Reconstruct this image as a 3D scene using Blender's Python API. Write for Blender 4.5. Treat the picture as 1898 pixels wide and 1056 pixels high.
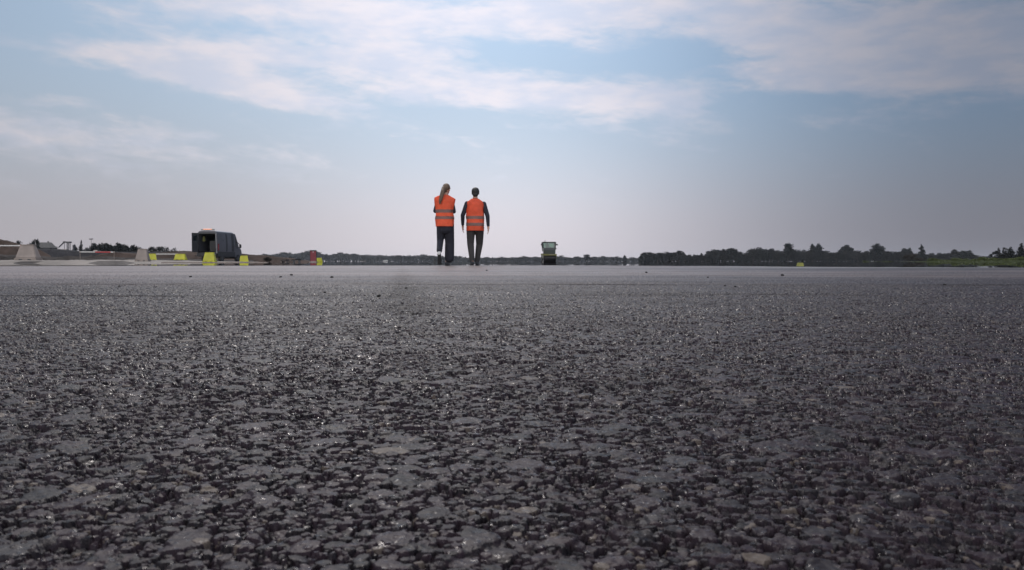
import bpy, bmesh, math, random
import numpy as np
from mathutils import Vector, Matrix, noise as mnoise
R = math.radians
scene = bpy.context.scene
COL = scene.collection
for o in list(bpy.data.objects): bpy.data.objects.remove(o)

# ------------------------------------------------------------------ camera
F, HY, HC = 1500.0, 484.0, 0.10          # focal length in photo pixels, horizon row, lens height
cd = bpy.data.cameras.new('camera'); cam = bpy.data.objects.new('camera', cd); COL.objects.link(cam)
cd.sensor_width = 36; cd.lens = 36*F/1898; cd.clip_start = 0.02; cd.clip_end = 9000
cam.location = (0, 0, HC); cam.rotation_euler = (R(90)-math.atan((528-HY)/F), 0, 0)
cd.dof.use_dof = True; cd.dof.focus_distance = 1.6; cd.dof.aperture_fstop = 38
scene.camera = cam
scene.view_settings.view_transform = 'Standard'; scene.view_settings.look = 'None'
scene.view_settings.exposure = 0; scene.view_settings.gamma = 1
scene.render.resolution_x = 1024; scene.render.resolution_y = 570

# ------------------------------------------------------------------ sun and sky
SUN_AZ, SUN_EL = R(-14), R(50)            # azimuth measured from +Y towards +X
sl = bpy.data.lights.new('sun', 'SUN'); sun = bpy.data.objects.new('sun', sl); COL.objects.link(sun)
sl.energy = 2.6; sl.angle = R(0.6); sl.color = (1, .95, .88)
sd = Vector((math.sin(SUN_AZ)*math.cos(SUN_EL), math.cos(SUN_AZ)*math.cos(SUN_EL), math.sin(SUN_EL)))
sun.rotation_euler = (-sd).to_track_quat('-Z', 'Y').to_euler()

world = bpy.data.worlds.new('World'); scene.world = world; world.use_nodes = True
NT = world.node_tree; NT.nodes.clear()
STR = 0.10
class V:                                  # tiny expression helper over Math nodes
    def __init__(s, nt, sock): s.nt, s.s = nt, sock
    def _m(s, op, *a):
        n = s.nt.nodes.new('ShaderNodeMath'); n.operation = op
        for i, x in enumerate((s,)+a):
            if isinstance(x, V): s.nt.links.new(x.s, n.inputs[i])
            else: n.inputs[i].default_value = float(x)
        return V(s.nt, n.outputs[0])
    def __add__(s, o): return s._m('ADD', o)
    __radd__ = __add__
    def __mul__(s, o): return s._m('MULTIPLY', o)
    __rmul__ = __mul__
    def __sub__(s, o): return s._m('SUBTRACT', o)
    def __rsub__(s, o): return (-s)._m('ADD', o)
    def __neg__(s): return s._m('MULTIPLY', -1)
    def __truediv__(s, o): return s._m('DIVIDE', o)
    def exp(s): return s._m('EXPONENT')
    def clamp(s):
        v = s._m('ADD', 0); v.s.node.use_clamp = True; return v
    def step(s, a, b):                    # smoothstep
        n = s.nt.nodes.new('ShaderNodeMapRange'); n.interpolation_type = 'SMOOTHSTEP'
        s.nt.links.new(s.s, n.inputs[0]); n.inputs[1].default_value = a; n.inputs[2].default_value = b
        return V(s.nt, n.outputs[0])
def vnoise(nt, vec, scale, detail, rough=.55, dist=0.0, dim='3D'):
    n = nt.nodes.new('ShaderNodeTexNoise'); n.noise_dimensions = dim
    nt.links.new(vec, n.inputs['Vector']); n.inputs['Scale'].default_value = scale
    n.inputs['Detail'].default_value = detail; n.inputs['Roughness'].default_value = rough
    n.inputs['Distortion'].default_value = dist
    return V(nt, n.outputs[0])
def comb(nt, x, y, z=0.0):
    n = nt.nodes.new('ShaderNodeCombineXYZ')
    for i, v in enumerate((x, y, z)):
        if isinstance(v, V): nt.links.new(v.s, n.inputs[i])
        else: n.inputs[i].default_value = v
    return n.outputs[0]
def mixc(nt, f, a, b, mode='MIX'):
    n = nt.nodes.new('ShaderNodeMix'); n.data_type = 'RGBA'; n.blend_type = mode
    for i, v in ((0, f), (6, a), (7, b)):
        if isinstance(v, V): nt.links.new(v.s, n.inputs[i])
        elif isinstance(v, bpy.types.NodeSocket): nt.links.new(v, n.inputs[i])
        elif isinstance(v, (int, float)): n.inputs[i].default_value = v
        else: n.inputs[i].default_value = (*v, 1)
    return n.outputs[2]
def lin(r, g, b):
    f = lambda c: c/12.92 if c <= .04045 else ((c+.055)/1.055)**2.4
    return tuple(f(c/255) for c in (r, g, b))

tc = NT.nodes.new('ShaderNodeTexCoord'); sp = NT.nodes.new('ShaderNodeSeparateXYZ')
NT.links.new(tc.outputs['Generated'], sp.inputs[0])
dx, dy, dz = (V(NT, sp.outputs[i]) for i in range(3))
u = dx._m('ARCTAN2', dy); v = dz._m('ARCSINE')
def ang(px, py): return math.atan((px-949)/F), math.atan((HY-py)/F)*math.cos(math.atan((px-949)/F))
warp = vnoise(NT, comb(NT, u*3, v*9), 1.6, 3) - .5
warp2 = vnoise(NT, comb(NT, u*3+7.3, v*9), 1.6, 3) - .5
uw = u + warp*.10; vw = v + warp2*.035
blobs = [  # px, py, half width, half height, strength, slope
    (300, 140, 210, 24, 1.0, .16), (520, 170, 150, 30, .8, .20), (440, 100, 230, 26, .70, -.05),
    (640, 30, 260, 44, .85, 0), (760, 90, 150, 40, .40, 0), (1010, 15, 170, 42, 1.0, 0), (1290, 15, 240, 34, .7, 0),
    (920, 175, 290, 30, .80, .04), (1090, 195, 240, 30, .70, .10), (1240, 170, 190, 22, .40, .05),
    (1080, 85, 110, 22, .45, .0), (1640, 50, 330, 70, .80, 0), (1580, 120, 170, 34, .55, .05), (1790, 130, 190, 60, .60, 0),
    (1400, 75, 120, 26, .35, 0), (90, 240, 300, 36, .46, .06), (150, 190, 60, 12, .35, 0), (220, 20, 120, 16, .35, .3),
    (1330, 240, 500, 30, .12, 0), (1270, 108, 150, 24, -.50, .05), (940, 98, 90, 22, -.40, 0), (1420, 190, 160, 30, -.35, .1), (130, 170, 110, 18, -.4, .1), (60, 60, 90, 40, -.3, 0), (1560, 130, 90, 30, .35, 0), (330, 246, 60, 8, .30, 0), (80, 300, 420, 50, .26, 0), (700, 120, 260, 30, .35, 0), (560, 14, 220, 20, .5, 0)]
B = None
for px, py, sx, sy, a, sl_ in blobs:
    U, W = ang(px, py); ex = (uw - U)/(sx/F); ey = (vw - W + (uw - U)*sl_)/(sy/F)
    g = (-(ex*ex + ey*ey)).exp()*a
    B = g if B is None else B + g
n1 = vnoise(NT, comb(NT, u*4+1.7, v*15+u*1.5), 2.2, 9, .60, .35)
n2 = vnoise(NT, comb(NT, u*11+4.2+v*4, v*34), 3.0, 8, .66, .5)
hi = v.step(.30, .60)
dens = (B*1.10 + hi*.45 + (n1-.5)*1.8 + (n2-.5)*.9).step(.10, 1.04)
dens = (dens*v.step(.03, .14)).clamp()
sky = NT.nodes.new('ShaderNodeTexSky'); sky.sky_type = 'NISHITA'; sky.sun_disc = False
sky.sun_elevation = SUN_EL; sky.sun_rotation = SUN_AZ; sky.dust_density = 1.5; sky.air_density = 1.1
# brightness falls off away from the hazy sun, more to the right
U0 = math.atan((880-949)/F)
right = (u - U0).step(0, .62); left = (-(u - U0)).step(.05, .75)
az = 1 - right*.58 - left*.26
back = (-dy).step(-.2, .9)
az = az + back*2.3  # unseen sky behind the camera brightened to light the vests
azv = comb(NT, az, az, az)
def scl(c, k): return tuple(x*k/STR for x in c)
blue = mixc(NT, .80, sky.outputs[0], scl(lin(169, 193, 219), 1.0))
k = (v.step(.0, .30) + right*v.step(.03, .20)*.35).clamp()
haze = mixc(NT, v.step(0.02, .22), scl(lin(191, 186, 192), 1), scl(lin(188, 195, 205), 1))
base = mixc(NT, k, haze, blue)
cloudc = mixc(NT, vnoise(NT, comb(NT, u*6+3, v*18), 2.0, 5).step(.35, .65), scl(lin(208, 212, 228), 1), scl(lin(232, 225, 231), 1))
base = mixc(NT, dens*.84, base, cloudc)
base = mixc(NT, back*.85, base, scl((.60, .565, .53), 1))
glow = (-(((u-U0-.03)/.24)*((u-U0-.03)/.24) + ((v-.04)/.12)*((v-.04)/.12))).exp()*.40
glt = (-(((u-U0)/.34)*((u-U0)/.34) + ((v-.36)/.18)*((v-.36)/.18))).exp()*.26
base = mixc(NT, 1.0, base, comb(NT, az+glow+glt, az+glow+glt, az+glow+glt), 'MULTIPLY')
cool = mixc(NT, right, (1, 1, 1), (.90, .96, 1.05))
base = mixc(NT, 1.0, base, cool, 'MULTIPLY')
bg = NT.nodes.new('ShaderNodeBackground'); NT.links.new(base, bg.inputs[0]); bg.inputs[1].default_value = STR
wo = NT.nodes.new('ShaderNodeOutputWorld'); NT.links.new(bg.outputs[0], wo.inputs[0])

# ------------------------------------------------------------------ helpers
def X(px, d): return (px-949)/F*d
def Z(py, d): return HC + (HY-py)/F*d
def tag(o, label=None, cat=None, group=None, kind=None):
    if label: o['label'] = label
    if cat: o['category'] = cat
    if group: o['group'] = group
    if kind: o['kind'] = kind
    return o
def thing(name, label, cat, loc=(0, 0, 0), rz=0, group=None):
    o = bpy.data.objects.new(name, None); COL.objects.link(o); o.empty_display_size = .1
    o.location = loc; o.rotation_euler = (0, 0, rz)
    return tag(o, label, cat, group)
def mat(name, col, rough=.6, metal=0, var=.15, scale=6, bump=0, bscale=60, spec=.5, trans=0, col2=None):
    m = bpy.data.materials.new(name); m.use_nodes = True; nt = m.node_tree
    p = nt.nodes['Principled BSDF']; p.inputs['Roughness'].default_value = rough; p.inputs['Metallic'].default_value = metal
    p.inputs['Specular IOR Level'].default_value = spec
    t = nt.nodes.new('ShaderNodeTexCoord')
    n = vnoise(nt, t.outputs['Object'], scale, 6).step(.3, .7)
    c2 = col2 or tuple(max(0, c*(1-var*2)) for c in col)
    c = mixc(nt, n, c2, col); nt.links.new(c, p.inputs['Base Color'])
    if bump:
        b = nt.nodes.new('ShaderNodeBump'); b.inputs['Strength'].default_value = bump; b.inputs['Distance'].default_value = .02
        nt.links.new(vnoise(nt, t.outputs['Object'], bscale, 4).s, b.inputs['Height']); nt.links.new(b.outputs[0], p.inputs['Normal'])
    if trans:
        out = nt.nodes['Material Output']; tr = nt.nodes.new('ShaderNodeBsdfTranslucent'); nt.links.new(c, tr.inputs[0])
        mx = nt.nodes.new('ShaderNodeMixShader'); mx.inputs[0].default_value = trans
        nt.links.new(p.outputs[0], mx.inputs[1]); nt.links.new(tr.outputs[0], mx.inputs[2]); nt.links.new(mx.outputs[0], out.inputs[0])
    return m
def obj(name, bm, m, parent=None, smooth=False, loc=None):
    if isinstance(bm, bpy.types.Mesh): me = bm
    else:
        me = bpy.data.meshes.new(name); bm.to_mesh(me); bm.free()
    if not me.materials: me.materials.append(m)
    if smooth: me.polygons.foreach_set('use_smooth', [True]*len(me.polygons))
    o = bpy.data.objects.new(name, me); COL.objects.link(o)
    if parent: o.parent = parent
    if loc: o.location = loc
    return o
def box(bm, c, s, rot=None, bev=0, top=1.0, topy=None):
    """box centred at c, full size s; top = taper of the upper face"""
    topy = top if topy is None else topy
    vs = []
    for z in (-.5, .5):
        for x, y in ((-.5, -.5), (.5, -.5), (.5, .5), (-.5, .5)):
            kx, ky = (top, topy) if z > 0 else (1, 1)
            p = Vector((x*s[0]*kx, y*s[1]*ky, z*s[2]))
            if rot: p = rot @ p
            vs.append(bm.verts.new(p+Vector(c)))
    fs = [bm.faces.new([vs[i] for i in f]) for f in ((3, 2, 1, 0), (4, 5, 6, 7), (0, 1, 5, 4), (1, 2, 6, 5), (2, 3, 7, 6), (3, 0, 4, 7))]
    if bev: bmesh.ops.bevel(bm, geom=list({e for f in fs for e in f.edges}), offset=bev, segments=2, affect='EDGES')
def B_(c, s, **k): bm = bmesh.new(); box(bm, c, s, **k); return bm
def tube(bm, a, b, ra, rb=None, n=10, cap=True):
    a, b = Vector(a), Vector(b); rb = ra if rb is None else rb
    q = (b-a).to_track_quat('Z', 'Y'); r = []
    for p, rad in ((a, ra), (b, rb)):
        r.append([bm.verts.new(p + q @ Vector((math.cos(t*2*math.pi/n)*rad, math.sin(t*2*math.pi/n)*rad, 0))) for t in range(n)])
    for i in range(n): bm.faces.new((r[0][i], r[0][(i+1) % n], r[1][(i+1) % n], r[1][i]))
    if cap: bm.faces.new(r[0][::-1]); bm.faces.new(r[1])
def ball(bm, c, r, sc=(1, 1, 1), rot=None, sub=2):
    m = Matrix.Translation(Vector(c)) @ (rot.to_4x4() if rot else Matrix()) @ Matrix.Diagonal((r*sc[0], r*sc[1], r*sc[2], 1))
    bmesh.ops.create_icosphere(bm, subdivisions=sub, radius=1, matrix=m)
def prism(bm, prof, x0, x1):
    """extrude a (y,z) profile from x0 to x1"""
    a = [bm.verts.new((x0, y, z)) for y, z in prof]; b = [bm.verts.new((x1, y, z)) for y, z in prof]; n = len(prof)
    for i in range(n): bm.faces.new((a[i], a[(i+1) % n], b[(i+1) % n], b[i]))
    bm.faces.new(a[::-1]); bm.faces.new(b)
def np_mesh(name, co, quads):
    me = bpy.data.meshes.new(name); nv, nf = len(co), len(quads)
    me.vertices.add(nv); me.vertices.foreach_set('co', co.astype(np.float32).ravel())
    me.loops.add(nf*4); me.loops.foreach_set('vertex_index', quads.astype(np.int32).ravel())
    me.polygons.add(nf); me.polygons.foreach_set('loop_start', np.arange(0, nf*4, 4, dtype=np.int32))
    me.update(calc_edges=True); return me
def copy_tree(o, parent=None):
    c = o.copy(); COL.objects.link(c)
    if parent: c.parent = parent
    for ch in list(o.children): copy_tree(ch, c)
    return c

# ------------------------------------------------------------------ asphalt
def h2(i, j, s):
    n = (i.astype(np.int64)*73856093) ^ (j.astype(np.int64)*19349663) ^ (s*83492791)
    n = (n ^ (n >> 13))*1274126177 & 0x7fffffff; n = (n ^ (n >> 16))*974711 & 0x7fffffff
    return ((n ^ (n >> 11)) & 0xffff).astype(np.float32)/65535.0
def vn(x, y, s):
    i = np.floor(x); j = np.floor(y); fx = x-i; fy = y-j; fx = fx*fx*(3-2*fx); fy = fy*fy*(3-2*fy)
    a = h2(i, j, s); b = h2(i+1, j, s); c = h2(i, j+1, s); d = h2(i+1, j+1, s)
    return (a+(b-a)*fx)*(1-fy) + (c+(d-c)*fx)*fy
def stones(x, y, cell, seed, prob, H0, H1, h, tone):
    ci = np.floor(x/cell); cj = np.floor(y/cell)
    for a in (-1, 0, 1):
        for b in (-1, 0, 1):
            i = ci+a; j = cj+b
            ox = (i+.5+(h2(i, j, seed)-.5)*.9)*cell - x; oy = (j+.5+(h2(i, j, seed+1)-.5)*.9)*cell - y
            t = h2(i, j, seed+2)*6.283; c, s = np.cos(t), np.sin(t)
            px = ox*c+oy*s; py = (-ox*s+oy*c)*(1.0+.7*h2(i, j, seed+3))
            # angular outline: blend of a square-ish and a diamond-ish norm
            d = np.maximum(np.maximum(np.abs(px), np.abs(py)), (np.abs(px)+np.abs(py))*.72)
            r = cell*(.30+.32*h2(i, j, seed+4))
            Hh = H0+(H1-H0)*h2(i, j, seed+5)
            e = d/r
            hh = Hh + px*(h2(i, j, seed+6)-.5)*.34 + py*(h2(i, j, seed+8)-.5)*.34 - np.where(e < 1, .06*r*e**4, .06*r+(d-r)*2.6)
            hh = np.where(h2(i, j, seed+7) < prob, hh, -1)
            m = hh > h; h[:] = np.where(m, hh, h); tone[:] = np.where(m, h2(i, j, seed+9), tone)
th_in = np.arange(-.64, .64, .00118)
th_out = np.arange(.64, 1.75, .0045)
TH = np.concatenate([-th_out[::-1], th_in, th_out+.001]).astype(np.float32)
RR = [.11]
while RR[-1] < 19.6: RR.append(RR[-1]*(1.0030 if RR[-1] < 4 else 1.0065))
RR = np.array(RR, np.float32)
rng = np.random.default_rng(5)
T, Rr = np.meshgrid(TH, RR)
T = T + (rng.random(T.shape, np.float32)-.5)*.0006; Rr = Rr*(1+(rng.random(T.shape, np.float32)-.5)*.0012)
AX = Rr*np.sin(T); AY = Rr*np.cos(T); del T
Hh = np.full(AX.shape, -.0060, np.float32); TO = np.full(AX.shape, .3, np.float32)
stones(AX, AY, .020, 11, .20, -.0005, .0012, Hh, TO)
stones(AX, AY, .0098, 31, .50, -.0018, .0014, Hh, TO)
stones(AX, AY, .0054, 51, .8, -.0034, .0012, Hh, TO)
stones(AX, AY, .0030, 71, .95, -.0038, .0008, Hh, TO)
Hh = np.where(Hh > -.0002, -.0002+(Hh+.0002)*.42, Hh)                                  # rolled flat
pit = vn(AX/.040, AY/.040, 5)*.55+vn(AX/.015, AY/.015, 6)*.45
pit = pit*(.72+.56*vn(AX/.24, AY/.24, 15)) + (vn(AX/.007, AY/.007, 16)-.5)*.16; Hh -= (np.clip(.40-pit, 0, .03)/.03*.0011 + np.clip(.46-pit, 0, .24)*.007)*np.clip(1.15-np.hypot(AX, AY)*.05, .45, 1)
Hh += (vn(AX/.35, AY/.35, 7)-.5)*.004 + (vn(AX/.006, AY/.006, 9)-.5)*.0007 + (vn(AX/.0022, AY/.0022, 10)-.5)*.0006
# seam between two paver passes, a little rougher and lower
for ys, sl_, w, dep in ((2.45, .05, .05, .0055), (3.3, -.03, .05, .003), (5.6, .02, .10, .004)):
    g = np.exp(-((AY-ys-sl_*AX - (vn(AX/.5, AX*0, 21)-.5)*.06)/w)**2)*vn(AX/.6, AY*0+ys, 22)
    Hh -= g*dep*1.2
Hh *= .86
nR, nT = AX.shape
co = np.stack([AX, AY, Hh], -1).reshape(-1, 3)
idx = np.arange(nR*nT).reshape(nR, nT)
q = np.stack([idx[:-1, :-1], idx[:-1, 1:], idx[1:, 1:], idx[1:, :-1]], -1).reshape(-1, 4)[:, ::-1]
me = np_mesh('asphalt', co, q)
at = me.attributes.new('stone_tone', 'FLOAT', 'POINT'); at.data.foreach_set('value', TO.ravel())
me.polygons.foreach_set('use_smooth', np.zeros(len(me.polygons), bool))
del co, q, idx, AX, AY, Rr, Hh, TO

def asphalt_mat(name, relief):
    m = bpy.data.materials.new(name); m.use_nodes = True; nt = m.node_tree; p = nt.nodes['Principled BSDF']
    g = nt.nodes.new('ShaderNodeNewGeometry'); s = nt.nodes.new('ShaderNodeSeparateXYZ'); nt.links.new(g.outputs['Position'], s.inputs[0])
    pos = g.outputs['Position']; x, y = V(nt, s.outputs[0]), V(nt, s.outputs[1])
    if relief:
        a = nt.nodes.new('ShaderNodeAttribute'); a.attribute_name = 'stone_tone'; t = V(nt, a.outputs['Fac'])
    else: t = vnoise(nt, pos, 90, 3)
    wear = vnoise(nt, pos, 2.2, 5).step(.3, .7)
    fine = vnoise(nt, pos, 420, 3)
    c = mixc(nt, t.step(.0, .9), (.0040, .0022, .0030), (.0185, .0100, .0140))
    c = mixc(nt, (t.step(.955, .965))*.85, c, (.090, .070, .055))          # bare brownish aggregate
    c = mixc(nt, (t.step(.30, .32) - t.step(.345, .36))*.5, c, (.035, .033, .036))
    c = mixc(nt, wear*.30, c, (.012, .010, .0115))
    c = mixc(nt, fine.step(.65, .71)*.8, c, (.13, .12, .12))            # pale specks in the colour standing in for glints
    sm = y - 2.42 - x*.05 - (vnoise(nt, comb(nt, x*1.0, 3.0), 2.0, 3)-.5)*.10
    seam = (-(sm*sm)*900).exp()*vnoise(nt, comb(nt, x*.9, 7.0), 1.4, 3).step(.38, .60)
    sm2 = y - 3.5 + x*.03; seam = seam + (-(sm2*sm2)*160).exp()*vnoise(nt, comb(nt, x*.6, 9.0), 1.4, 3).step(.42, .62)*.6
    tr_ = x + y*.136 - (vnoise(nt, comb(nt, 2.0, y*.5), 1.0, 2)-.5)*.05
    streak = (-(tr_*tr_)*260).exp()*y.step(.9, 1.8)*(1-y.step(6, 16))*(.45+wear*.5)  # faint darker streak running lengthwise towards the camera
    c = mixc(nt, streak*.45, c, (.004, .0035, .004))
    c = mixc(nt, seam.clamp()*.8, c, (.004, .0035, .004))
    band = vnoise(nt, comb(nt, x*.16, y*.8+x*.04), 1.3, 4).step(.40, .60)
    dust_sheen = (y.step(2.2, 7)*(1 - x.step(-3.5, 3.0)*.8)*(band*.6+.4)).clamp()
    c = mixc(nt, dust_sheen*.8, c, (.21, .160, .155))  # far dust tone, lighter to the left for sheen painted into the colour
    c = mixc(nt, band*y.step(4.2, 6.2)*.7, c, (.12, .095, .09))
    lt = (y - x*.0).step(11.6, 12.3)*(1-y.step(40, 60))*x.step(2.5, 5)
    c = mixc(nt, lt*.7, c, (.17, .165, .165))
    dk = (y.step(9.2, 9.8)-y.step(11.0, 11.6))*x.step(2.0, 4.5)
    c = mixc(nt, dk*.7, c, (.02, .02, .024))
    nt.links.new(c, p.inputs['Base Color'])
    strk = vnoise(nt, comb(nt, x*.10, y*2.3+x*.05), 1.3, 5).step(.50, .68)*y.step(2.6, 4.5)
    nt.links.new(((1 - (seam*1.3 + streak*.32 + strk*.35 + dk*.5).clamp()*.85)*.5).s, p.inputs['Specular IOR Level'])
    rg = (seam + streak*.25).clamp()*.3 + .50 - vnoise(nt, pos, 330, 2).step(.55, .66)*.33 + wear*.1 - y.step(2, 9)*.10
    nt.links.new(rg.s, p.inputs['Roughness']); p.inputs['Specular IOR Level'].default_value = .5; p.inputs['IOR'].default_value = 1.255; p.inputs['Specular Tint'].default_value = (1, .93, 1, 1)
    b = nt.nodes.new('ShaderNodeBump'); b.inputs['Strength'].default_value = .35; b.inputs['Distance'].default_value = .0010
    nt.links.new((vnoise(nt, pos, 700 if relief else 120, 4)).s, b.inputs['Height']); nt.links.new(b.outputs[0], p.inputs['Normal'])
    return m
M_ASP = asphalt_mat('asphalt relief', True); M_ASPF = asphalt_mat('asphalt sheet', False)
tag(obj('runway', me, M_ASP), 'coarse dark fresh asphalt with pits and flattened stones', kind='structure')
bm = bmesh.new(); vs = [bm.verts.new(p) for p in ((-2300, -300, -.02), (2300, -300, -.02), (2300, 3000, -.02), (-2300, 3000, -.02))]; bm.faces.new(vs)
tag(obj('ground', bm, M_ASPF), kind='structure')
# added mirror sheet beyond the walkers, stands in for the heat mirage
m = bpy.data.materials.new('mirage sheet'); m.use_nodes = True; nt = m.node_tree; p = nt.nodes['Principled BSDF']
p.inputs['Base Color'].default_value = (.03, .03, .033, 1); p.inputs['Roughness'].default_value = .012; p.inputs['IOR'].default_value = 1.34
g = nt.nodes.new('ShaderNodeNewGeometry'); b = nt.nodes.new('ShaderNodeBump'); b.inputs['Strength'].default_value = .003; b.inputs['Distance'].default_value = .01
nt.links.new(vnoise(nt, g.outputs['Position'], .6, 3).s, b.inputs['Height']); nt.links.new(b.outputs[0], p.inputs['Normal'])
edge = [(-700, 492.6), (0, 492.6), (300, 492.2), (600, 491.9), (900, 491.6), (1100, 491.7), (1300, 492.6), (1500, 494.2), (1700, 495.0), (1898, 496.2), (2600, 498)]
bm = bmesh.new(); prev = None; rr = random.Random(3)
pts = []
for (a, ya), (c, yc) in zip(edge, edge[1:]):
    for k_ in range(14):
        t = k_/14; pts.append((a+(c-a)*t, ya+(yc-ya)*t + rr.uniform(-.15, .15)))
for px, py in pts:
    d = HC*F/(py-HY); d2 = 1500
    a = bm.verts.new((X(px, d), d, .004)); c = bm.verts.new((X(px, d2), d2, .004))
    if prev: bm.faces.new((prev[0], a, c, prev[1]))
    prev = (a, c)
tag(obj('mirage_sheet', bm, m), 'thin mirror-like sheet added for the heat mirage on the far runway', kind='structure')

# ------------------------------------------------------------------ banks and verge
def bank(name, tops, d, m, seed, depth=2.2, kind='structure', minw=3, rough=.12, zb=-.03):
    rr = random.Random(seed); bm = bmesh.new(); prev = None
    x0, x1 = tops[0][0], tops[-1][0]; n = int(abs(x1-x0)/1.6)+2
    prof = [(-1, 0), (-.8, .28), (-.55, .62), (-.3, .9), (0, 1), (.4, .96), (.75, .6), (1, 0)]
    for i in range(n):
        px = x0+(x1-x0)*i/(n-1)
        for (a, ya), (c, yc) in zip(tops, tops[1:]):
            if a <= px <= c: yt = ya+(yc-ya)*(px-a)/max(1e-6, c-a)
        h = max(.02, Z(yt, d)); w = max(minw, h*depth); row = []
        for k_, (t, hz) in enumerate(prof):
            X0 = X(px, d)
            nz = mnoise.noise(Vector((X0*.45+seed, t*2.3, 0)))*rough*h*1.6 + mnoise.noise(Vector((X0*1.7, t*5+seed, 3)))*rough*h*.7
            row.append(bm.verts.new((X(px, d+w*t), d + w*t, zb if hz == 0 else max(zb, h*hz+nz*(.35+.65*(hz < .95))))))
        if prev:
            for k_ in range(len(prof)-1): bm.faces.new((prev[k_], row[k_], row[k_+1], prev[k_+1]))
        prev = row
    return tag(obj(name, bm, m, smooth=False), kind=kind)
M_EARTH = mat('brown earth', (.060, .041, .034), .95, spec=.1, var=.25, scale=.35, bump=.6, bscale=4)
M_DKEARTH = mat('dark wet earth', (.012, .011, .016), .9, spec=.1, var=.2, scale=.2, bump=.5, bscale=3)
M_GRAV = mat('light gravel', (.20, .172, .155), .9, var=.2, scale=.5, bump=.5, bscale=14)
bank('earth_mound', [(-260, 440), (-60, 441), (0, 444), (20, 446), (34, 451), (52, 457), (75, 463), (95, 474)], 110, M_EARTH, 2)
bank('dark_embankment', [(40, 466), (70, 460), (110, 461.5), (150, 465), (200, 466), (250, 466.5), (330, 466), (380, 470), (430, 480)], 250, M_DKEARTH, 4, depth=3, rough=.05)
bank('earth_ridge', [(170, 476), (190, 470), (214, 467), (260, 470), (300, 468), (340, 464.5), (365, 466), (420, 469), (460, 470.5), (500, 474), (540, 478), (575, 483)], 128, M_EARTH, 6, depth=2.5)
bank('rubble_ridge', [(-200, 474), (0, 472), (60, 474), (120, 476), (170, 475), (240, 477), (300, 478.5), (360, 480), (470, 482)], 100, mat('rubble', (.05, .042, .040), .95, var=.3, spec=.1, scale=.8, bump=.6, bscale=5), 9, rough=.3)
bank('gravel_verge', [(-260, 481), (0, 481.6), (90, 481.6), (130, 482.4), (240, 481), (330, 482.5), (420, 484.5), (480, 485)], 72, M_GRAV, 8, minw=9, rough=.6)
# low light slab the near pale barrier stands on
bm = bmesh.new(); box(bm, (X(10, 41), 43.0, .045), (9.0, 6, .15), topy=.45, top=.98)
tag(obj('concrete_apron', bm, M_GRAV), 'low pale concrete slab under the near pale barrier', kind='structure')

# ------------------------------------------------------------------ trees
def leaves(lobes, n, size, rng, up=0.0):
    L = len(lobes); vol = np.array([l[3]*l[4]*l[5] for l in lobes])**.67; pick = rng.choice(L, n, p=vol/vol.sum())
    lo = np.array(lobes)[pick]
    dvec = rng.normal(size=(n, 3)); dvec /= np.linalg.norm(dvec, axis=1)[:, None]
    rad = rng.random(n)**.42*(1+.16*rng.normal(size=n))
    c = lo[:, :3]+dvec*rad[:, None]*lo[:, 3:6]
    a = rng.normal(size=(n, 3)); a[:, 2] += up; a /= np.linalg.norm(a, axis=1)[:, None]
    b = np.cross(a, rng.normal(size=(n, 3))); b /= np.linalg.norm(b, axis=1)[:, None]
    s = size*(.55+.9*rng.random(n))[:, None]
    P = np.stack([c-a*s, c+b*s*.6, c+a*s, c-b*s*.6], 1).reshape(-1, 3)
    return P, np.arange(n*4).reshape(n, 4)
def lobes_for(kind, r):
    L = []
    if kind == 'round':
        L.append((0, 0, .55, .26, .26, .36))
        for i in range(13):
            a = r.random()*6.28; z = .25+.6*r.random(); q_ = .30*math.sqrt(max(.1, 1-((z-.5)/.5)**2)); s = .10+.08*r.random()
            L.append((math.cos(a)*q_, math.sin(a)*q_, z, s*1.2, s*1.2, s))
        L.append((.05, 0, .86, .15, .15, .11))
    elif kind == 'broad':
        for i in range(16):
            a = r.random()*6.28; q_ = .42*math.sqrt(r.random()); s = .12+.08*r.random()
            L.append((math.cos(a)*q_, math.sin(a)*q_, .38+.42*r.random()*(1-q_), s*1.2, s*1.2, s))
        L.append((0, 0, .4, .4, .4, .34)); L.append((.1, 0, .84, .2, .2, .13))
    elif kind == 'column':
        for i in range(12):
            z = .10+.82*i/11; w = .19*math.sin(math.pi*min(1, (z+.06))**.9)**.6+.04
            L.append(((r.random()-.5)*.06, (r.random()-.5)*.06, z, w, w, .09))
    elif kind == 'cone':
        for i in range(13):
            z = .10+.85*i/12; w = .30*(1-z)**.8+.02
            L.append(((r.random()-.5)*.07, (r.random()-.5)*.07, z, w, w, .08))
    elif kind == 'open':
        for i in range(17):
            a = i*.75+r.random()*.4; q_ = .12+.30*r.random(); s = .075+.045*r.random()
            L.append((math.cos(a)*q_, math.sin(a)*q_, .45+.46*(1-(q_/.46)**2)*(.55+.45*r.random()), s*1.2, s*1.2, s))
        L.append((0, 0, .80, .16, .16, .14)); L.append((0, 0, .25, .25, .25, .22))
    elif kind == 'spiky':
        for i in range(9):
            a = i*.75; q_ = .05+.30*r.random(); h = .55+.42*r.random()*(1-q_)
            for k_ in range(4): L.append((math.cos(a)*q_*(.6+.16*k_), math.sin(a)*q_, h*(.35+.21*k_), .075-.014*k_, .075-.014*k_, .12))
        L.append((0, 0, .28, .28, .28, .26))
    elif kind == 'bush':
        for i in range(12):
            a = r.random()*6.28; q_ = .42*math.sqrt(r.random()); s = .16+.1*r.random()
            L.append((math.cos(a)*q_, math.sin(a)*q_, .25+.5*r.random(), s, s, s*1.1))
        L.append((0, 0, .34, .42, .42, .34))
    return L
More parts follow.
